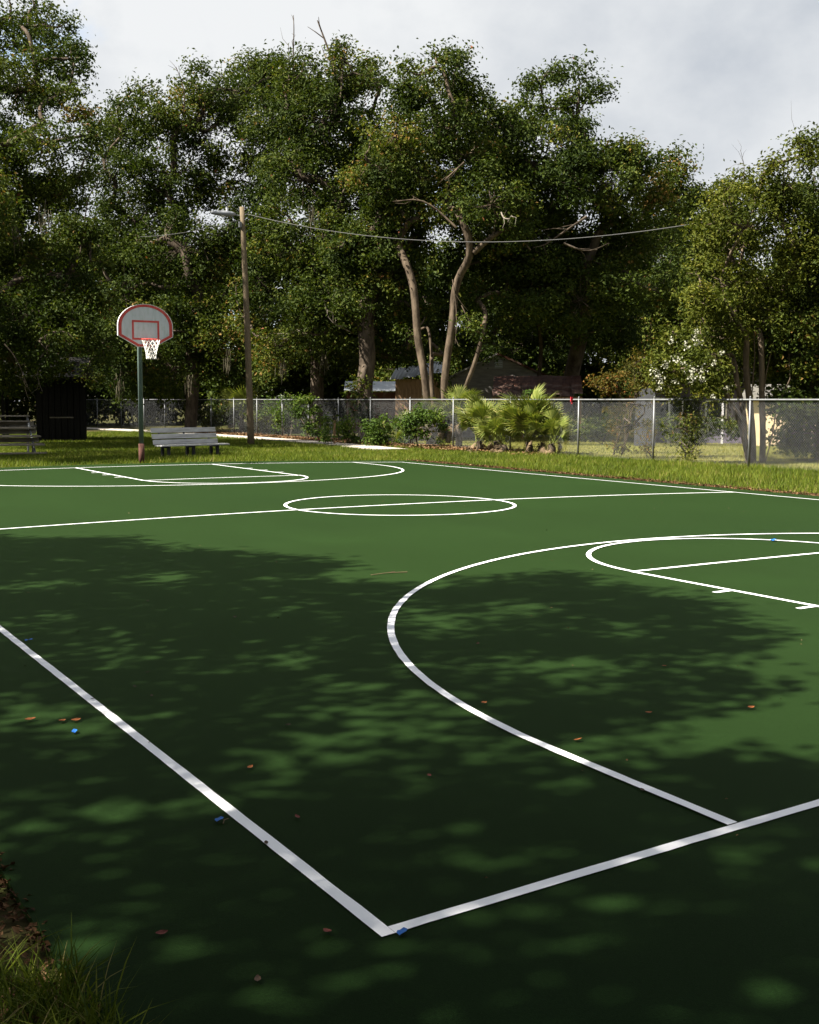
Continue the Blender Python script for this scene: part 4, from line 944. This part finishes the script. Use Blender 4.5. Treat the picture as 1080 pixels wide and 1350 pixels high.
cP = gp(1025, 47.0); ch = empty('cream_house', cP, 'sunlit cream wall glimpsed behind the stems of the crape myrtle', 'house', rz=facing(cP))
zc_ = lambda v: float(at(540, v, 47)[2]) - float(cP[2])
MB().box((0.4, 1.6, zc_(524) / 2), (3.3, 3, zc_(524))).build('wall', M['cream'], ch)
MB().prism([(-1.5, zc_(524)), (2.3, zc_(524)), (2.0, zc_(505)), (-1.2, zc_(505))], -.2, 3.3).build('roof', M['siding'], ch)
MB().box((0.9, .07, 1.2), (.5, .1, .9)).build('window', M['glass'], ch)
pP = gp(852, 46.5); qq = 46.5 / FPX
gpn = empty('garden_panel', pP, 'upright grey panel with a rounded top standing in the yard', 'panel', rz=facing(pP))
zt_ = float(at(540, 509, 46.5)[2]) - float(pP[2])
MB().prism([(-15 * qq, 0), (13 * qq, 0)] + [(13 * qq * math.cos(a_) - 1 * qq, zt_ - .45 + .45 * math.sin(a_)) for a_ in np.linspace(0, math.pi, 14)], 0, .12).build('sheet', M['panel'], gpn)
MB().box((0, .2, zt_ * .4), (.08, .2, zt_ * .8)).build('prop', M['brown_wood'], gpn)
rr2 = at(750, 524, 37.4)
tag(MB().box((0, 0, 0), (.09, .02, .16)).box((.02, .0, -.1), (.05, .02, .1)).build('red_ribbon', M['redcloth'], loc=tuple(rr2 + np.array([0.12, 0, -.06]))), 'small red ribbon tied on the fence mesh below the rail', 'ribbon')

# ------------------------------------------------------------------ grass
def blades(X, Y, h, w, tint, lean=0.5, seg=1, z=None):
    n = len(X); Z = (terrain(X, Y) if z is None else z) - 0.01
    a_ = rng.uniform(0, 2 * math.pi, n); d = np.c_[np.cos(a_), np.sin(a_), np.zeros(n)]; b_ = rng.uniform(0, 2 * math.pi, n)
    s = np.c_[np.cos(b_), np.sin(b_), np.zeros(n)] * (w / 2)[:, None]; P = np.c_[X, Y, Z]
    ln = lean * h * rng.uniform(0.1, 1.0, n)
    V = []; k = seg + 1
    for i in range(seg):
        t = i / seg; q_ = P + np.c_[np.zeros(n), np.zeros(n), h * t * (1 - 0.12 * t)] + d * (ln * t ** 2)[:, None]; ww = s * (1 - 0.55 * t)
        V += [q_ - ww, q_ + ww]
    V.append(P + np.c_[np.zeros(n), np.zeros(n), h * (1 - .25 * lean * .5)] + d * ln[:, None])
    m = 2 * seg + 1; V = np.stack(V, 1).reshape(-1, 3); i0 = np.arange(n) * m; F = []
    for i in range(seg - 1):
        F += [np.c_[i0 + 2 * i, i0 + 2 * i + 1, i0 + 2 * i + 3], np.c_[i0 + 2 * i, i0 + 2 * i + 3, i0 + 2 * i + 2]]
    F.append(np.c_[i0 + m - 3, i0 + m - 2, i0 + m - 1])
    return V, np.vstack(F), np.repeat(tint, m)
def vnoise(x, y, s, seed=0):
    return (np.sin(x * s * 1.3 + seed) * np.cos(y * s * 1.1 - seed * 2) + np.sin(x * s * 2.9 + y * s * 2.3 + seed * 3) * 0.6 + np.sin(-x * s * 4.7 + y * s * 5.3 + seed) * .4) / 2
def in_view(X, Y, pad=40):
    u, v, z = to_px(np.c_[X, Y, np.zeros(len(X))]); return (z > 1) & (u > -pad) & (u < 1080 + pad)
def path_dist(X, Y):
    return np.abs(X - np.interp(Y, pp[:, 1], pp[:, 0])) + (Y < 33.2) * 5
n = 420000
X = rng.uniform(0, 23.5, n); Y = rng.uniform(8, 62, n)
ok = ((X > SX1 - 0.02) | (Y > SY1 - 0.02)) & (X < FX(Y) + 0.25) & in_view(X, Y) & (path_dist(X, Y) > 0.60)
ok &= ~((Y > 36) & (X > FX(Y) - 1.2))
ok &= rng.uniform(size=n) < np.clip(1.25 - (Y - 26) / 45, 0.35, 1)
ok &= ~((X < SX1 + 0.35) & (Y < SY1) & (rng.uniform(size=n) < 0.75))
X, Y = X[ok], Y[ok]; v_ = vnoise(X, Y, 0.8, 1)
hgt = np.clip(0.13 + 0.05 * v_ + rng.normal(0, .035, len(X)), .04, .32)
hgt *= np.where((X < SX1 + 0.4) & (Y < SY1), 0.5, 1) * np.where(Y > SY1 + 3, 0.8, 1) * np.where((Y < SY1 + 0.5) & (X < SX1), 0.75, 1)
print('grass blades', len(X))
V, F, t = blades(X, Y, hgt, rng.uniform(.012, .026, len(X)), np.clip(0.55 + 0.22 * v_ + rng.normal(0, .17, len(X)), 0, 1), 0.7)
tag(link('grass', mesh_np('grass', V, F, M['grass'], t)), 'lush green grass between the court and the fence', 'grass', kind='stuff')
n = 90000
X = rng.uniform(22.6, 40, n); Y = rng.uniform(12, 44, n)
ok = (X > FX(Y) + .1) & in_view(X, Y); X, Y = X[ok], Y[ok]
V, F, t = blades(X, Y, rng.uniform(.04, .12, len(X)), rng.uniform(.015, .03, len(X)), np.clip(0.5 + 0.3 * vnoise(X, Y, .6, 3) + rng.normal(0, .2, len(X)), 0, 1), 0.8)
tag(link('yard_grass', mesh_np('yard_grass', V, F, M['dry_grass'], t)), 'thin yellowing grass in the yard behind the fence', 'grass', kind='stuff')
# near corner
n = 42000
X = rng.uniform(-2.3, SX0 + .12, n); Y = rng.uniform(-1.4, 1.0, n)
edge = SX0 + 0.10 - 0.10 * (1 + vnoise(X, Y, 3.0, 5)) - np.clip((Y - 0.25) * 0.9, 0, 1)
ok = (X < edge) & (rng.uniform(size=n) < 0.30 + 0.35 * (vnoise(X, Y, 4, 2) > -.1)); X, Y = X[ok], Y[ok]
V, F, t = blades(X, Y, np.clip(rng.normal(.12, .055, len(X)), .03, .30), rng.uniform(.0035, .008, len(X)), np.clip(rng.normal(.5, .22, len(X)), 0, 1), 1.1, seg=4)
tag(link('corner_grass', mesh_np('corner_grass', V, F, M['grass'], t)), 'tufts of long grass growing over the near edge of the court', 'grass', kind='stuff')

def litter(name, label, X, Y, size, zoff=0.01, flat=1.6, tint=.5, lift=0.02):
    P = np.c_[X, Y, terrain(X, Y) + zoff + rng.uniform(0, lift, len(X))]
    V, F, t = leaves_mesh(P, norm(rng.normal(size=P.shape) * .6 + [0, 0, flat]), size, np.clip(rng.normal(tint, .25, len(X)), 0, 1), .55)
    return tag(link(name, mesh_np(name, V, F, M['litter'], t)), label, 'leaves', kind='stuff')
n = 4000
Y = rng.uniform(9, SY1 + .3, n); X = SX1 + 0.02 + np.abs(rng.normal(0, .28, n))
litter('leaf_litter', 'brown dead leaves and grass along the far court edge', X, Y, .06, .015, tint=.3)
n = 16000
Y = rng.uniform(27, 62, n); X = FX(Y) - 0.25 + rng.normal(0, .5, n); ok = (path_dist(X, Y) > .66) & ((Y > 31) | (rng.uniform(size=n) < .4)); X, Y = X[ok], Y[ok]
litter('leaf_litter', 'reddish brown fallen leaves lying along the foot of the fence', X, Y, .13, .03, tint=.6, lift=.06)
n = 9000
X = rng.uniform(-2.4, SX0 + .05, n); Y = rng.uniform(-1.4, 2.4, n); X -= np.abs(rng.normal(0, .02, n))
litter('leaf_litter', 'brown fallen leaves among the long grass at the near court edge', X, Y, .032, .010, tint=.28)

# ------------------------------------------------------------------ loose leaves and tape on the court
def leaf_shape(seed, L):
    r = random.Random(seed); n = 7; pts = []
    for i in range(n): s = i / (n - 1); pts.append((L * (s - .5), .28 * L * math.sin(math.pi * min(.98, max(.02, s))) ** .8 * r.uniform(.85, 1.15), L * .22 * (s - .5) ** 2 * 2 + .004))
    V, F = [], []
    for x, w, z in pts: V += [(x, -w, z + .25 * w), (x, 0, z), (x, w, z + .3 * w)]
    for i in range(n - 1):
        for k in range(2): F.append((3 * i + k, 3 * i + 3 + k, 3 * i + 4 + k, 3 * i + 1 + k))
    V = np.array(V); m = len(V); top = V + [0, 0, .0012]
    return MB().add(V, [tuple(reversed(f)) for f in F]).add(top, F)
lm = {k: [leaf_shape(s, .05).mesh('fallen_leaf', M[k]) for s in (1, 2, 3)] for k in ('leaf_orange', 'leaf_red', 'leaf_brown')}
def drop_leaf(u, v, kind, label, group, s=1.0):
    P = on_court(u, v); o = link('fallen_leaf', random.choice(lm[kind]), loc=(P[0], P[1], float(crown(P[0])) + .006), rot=(rng.uniform(-.15, .15), rng.uniform(-.15, .15), rng.uniform(0, 6.28)), scale=s * rng.uniform(.8, 1.2))
    tag(o, label, 'leaf', group)
for u, v in ((40, 951), (82, 953), (100, 952)): drop_leaf(u, v, 'leaf_orange', 'rust-orange curled leaf lying in the sun patch beside the sideline', 'orange leaves by the sideline', 1.0)
for u, v in ((638, 929), (855, 942), (990, 935), (876, 880), (330, 1014), (762, 978)): drop_leaf(u, v, 'leaf_orange', 'small orange leaf lying on bare green paint away from the lines', 'orange leaves on open court', .8)
for u, v in ((392, 1080), (432, 1232), (213, 1234), (630, 850), (566, 1025)): drop_leaf(u, v, 'leaf_red', 'dark red leaf lying on the shaded green court', 'red leaves on shaded court', .8)
for u, v in ((195, 888), (103, 834), (178, 907), (200, 919), (340, 1295), (195, 794), (310, 815), (380, 958)): drop_leaf(u, v, 'leaf_brown', 'tiny dark brown leaf lying on the shaded court', 'brown leaves on shaded court', .7)
for u, v in ((351, 1114), (847, 1044), (122, 923)): drop_leaf(u, v, 'leaf_brown', 'tiny dark speck of leaf resting on a white court line', 'leaf specks on the white lines', .55)
nd = 380
X = rng.uniform(SX0, SX1, nd); Y = SY0 + (SY1 - SY0) * rng.uniform(0, 1, nd) ** 1.3
Pd = np.c_[X, Y, crown(X) + .006]
V, F, t = leaves_mesh(Pd, norm(rng.normal(size=Pd.shape) * .35 + [0, 0, 1]), 0.017, np.clip(rng.normal(.7, .3, nd), 0, 1), .6)
tag(link('court_debris', mesh_np('court_debris', V, F, M['litter'], t)), 'tiny crumbs of leaf and bark scattered over the court', 'debris', kind='stuff')
def tape(u, v, label, s, rz):
    P = on_court(u, v); mb = MB(); pts = [(-.5, -.22), (-.2, -.34), (.18, -.28), (.5, -.08), (.42, .2), (.1, .3), (-.25, .22), (-.48, .1)]
    n = len(pts); V = np.array([(x * s, y * s, .002 + .14 * s * abs(math.sin(i * 1.9))) for i, (x, y) in enumerate(pts)] + [(0, 0, .10 * s)])
    F = [(i, (i + 1) % n, n) for i in range(n)]; mb.add(V, F); mb.add(V - [0, 0, .0012], [tuple(reversed(f)) for f in F])
    o = mb.build('tape_scrap', M['tape'], loc=(P[0], P[1], float(crown(P[0])) + .010), rot=(0, 0, rz)); tag(o, label, 'tape', 'scraps of blue tape')
tape(289, 1084, 'crumpled blue tape scrap with a twig beside the long sideline', .045, .4)
tape(98, 967, 'blue tape scrap in the sun patch near the three orange leaves', .05, 1.0)
tape(530, 1233, 'blue tape scrap tucked against the corner of the painted lines', .045, .3)
tape(38, 846, 'faint blue tape scrap in deep shade right of the sideline', .06, .2)
tape(1020, 713.5, 'bright blue tape scrap on the free throw circle line', .11, .2)
P = on_court(297, 1085); tag(MB().tube([(-.03, 0, .008), (0, .004, .012), (.03, -.004, .008)], .0022, 5).tube([(0, .004, .012), (.012, .016, .012)], .0015, 4).build('twig', M['dry_palm'], loc=(P[0], P[1], float(crown(P[0]))), rot=(0, 0, .9)), 'pale broken twig lying beside the crumpled blue tape', 'twig')
P = on_court(513, 757); tag(MB().tube([(-.2, 0, .008), (0, .02, .012), (.2, -.01, .008)], .004, 5).tube([(0, .02, .012), (.1, .06, .012)], .003, 4).build('twig', M['dry_palm'], loc=(P[0], P[1], float(crown(P[0]))), rot=(0, 0, .0)), 'longer pale twig on the sunny paint outside the three-point arc', 'twig')
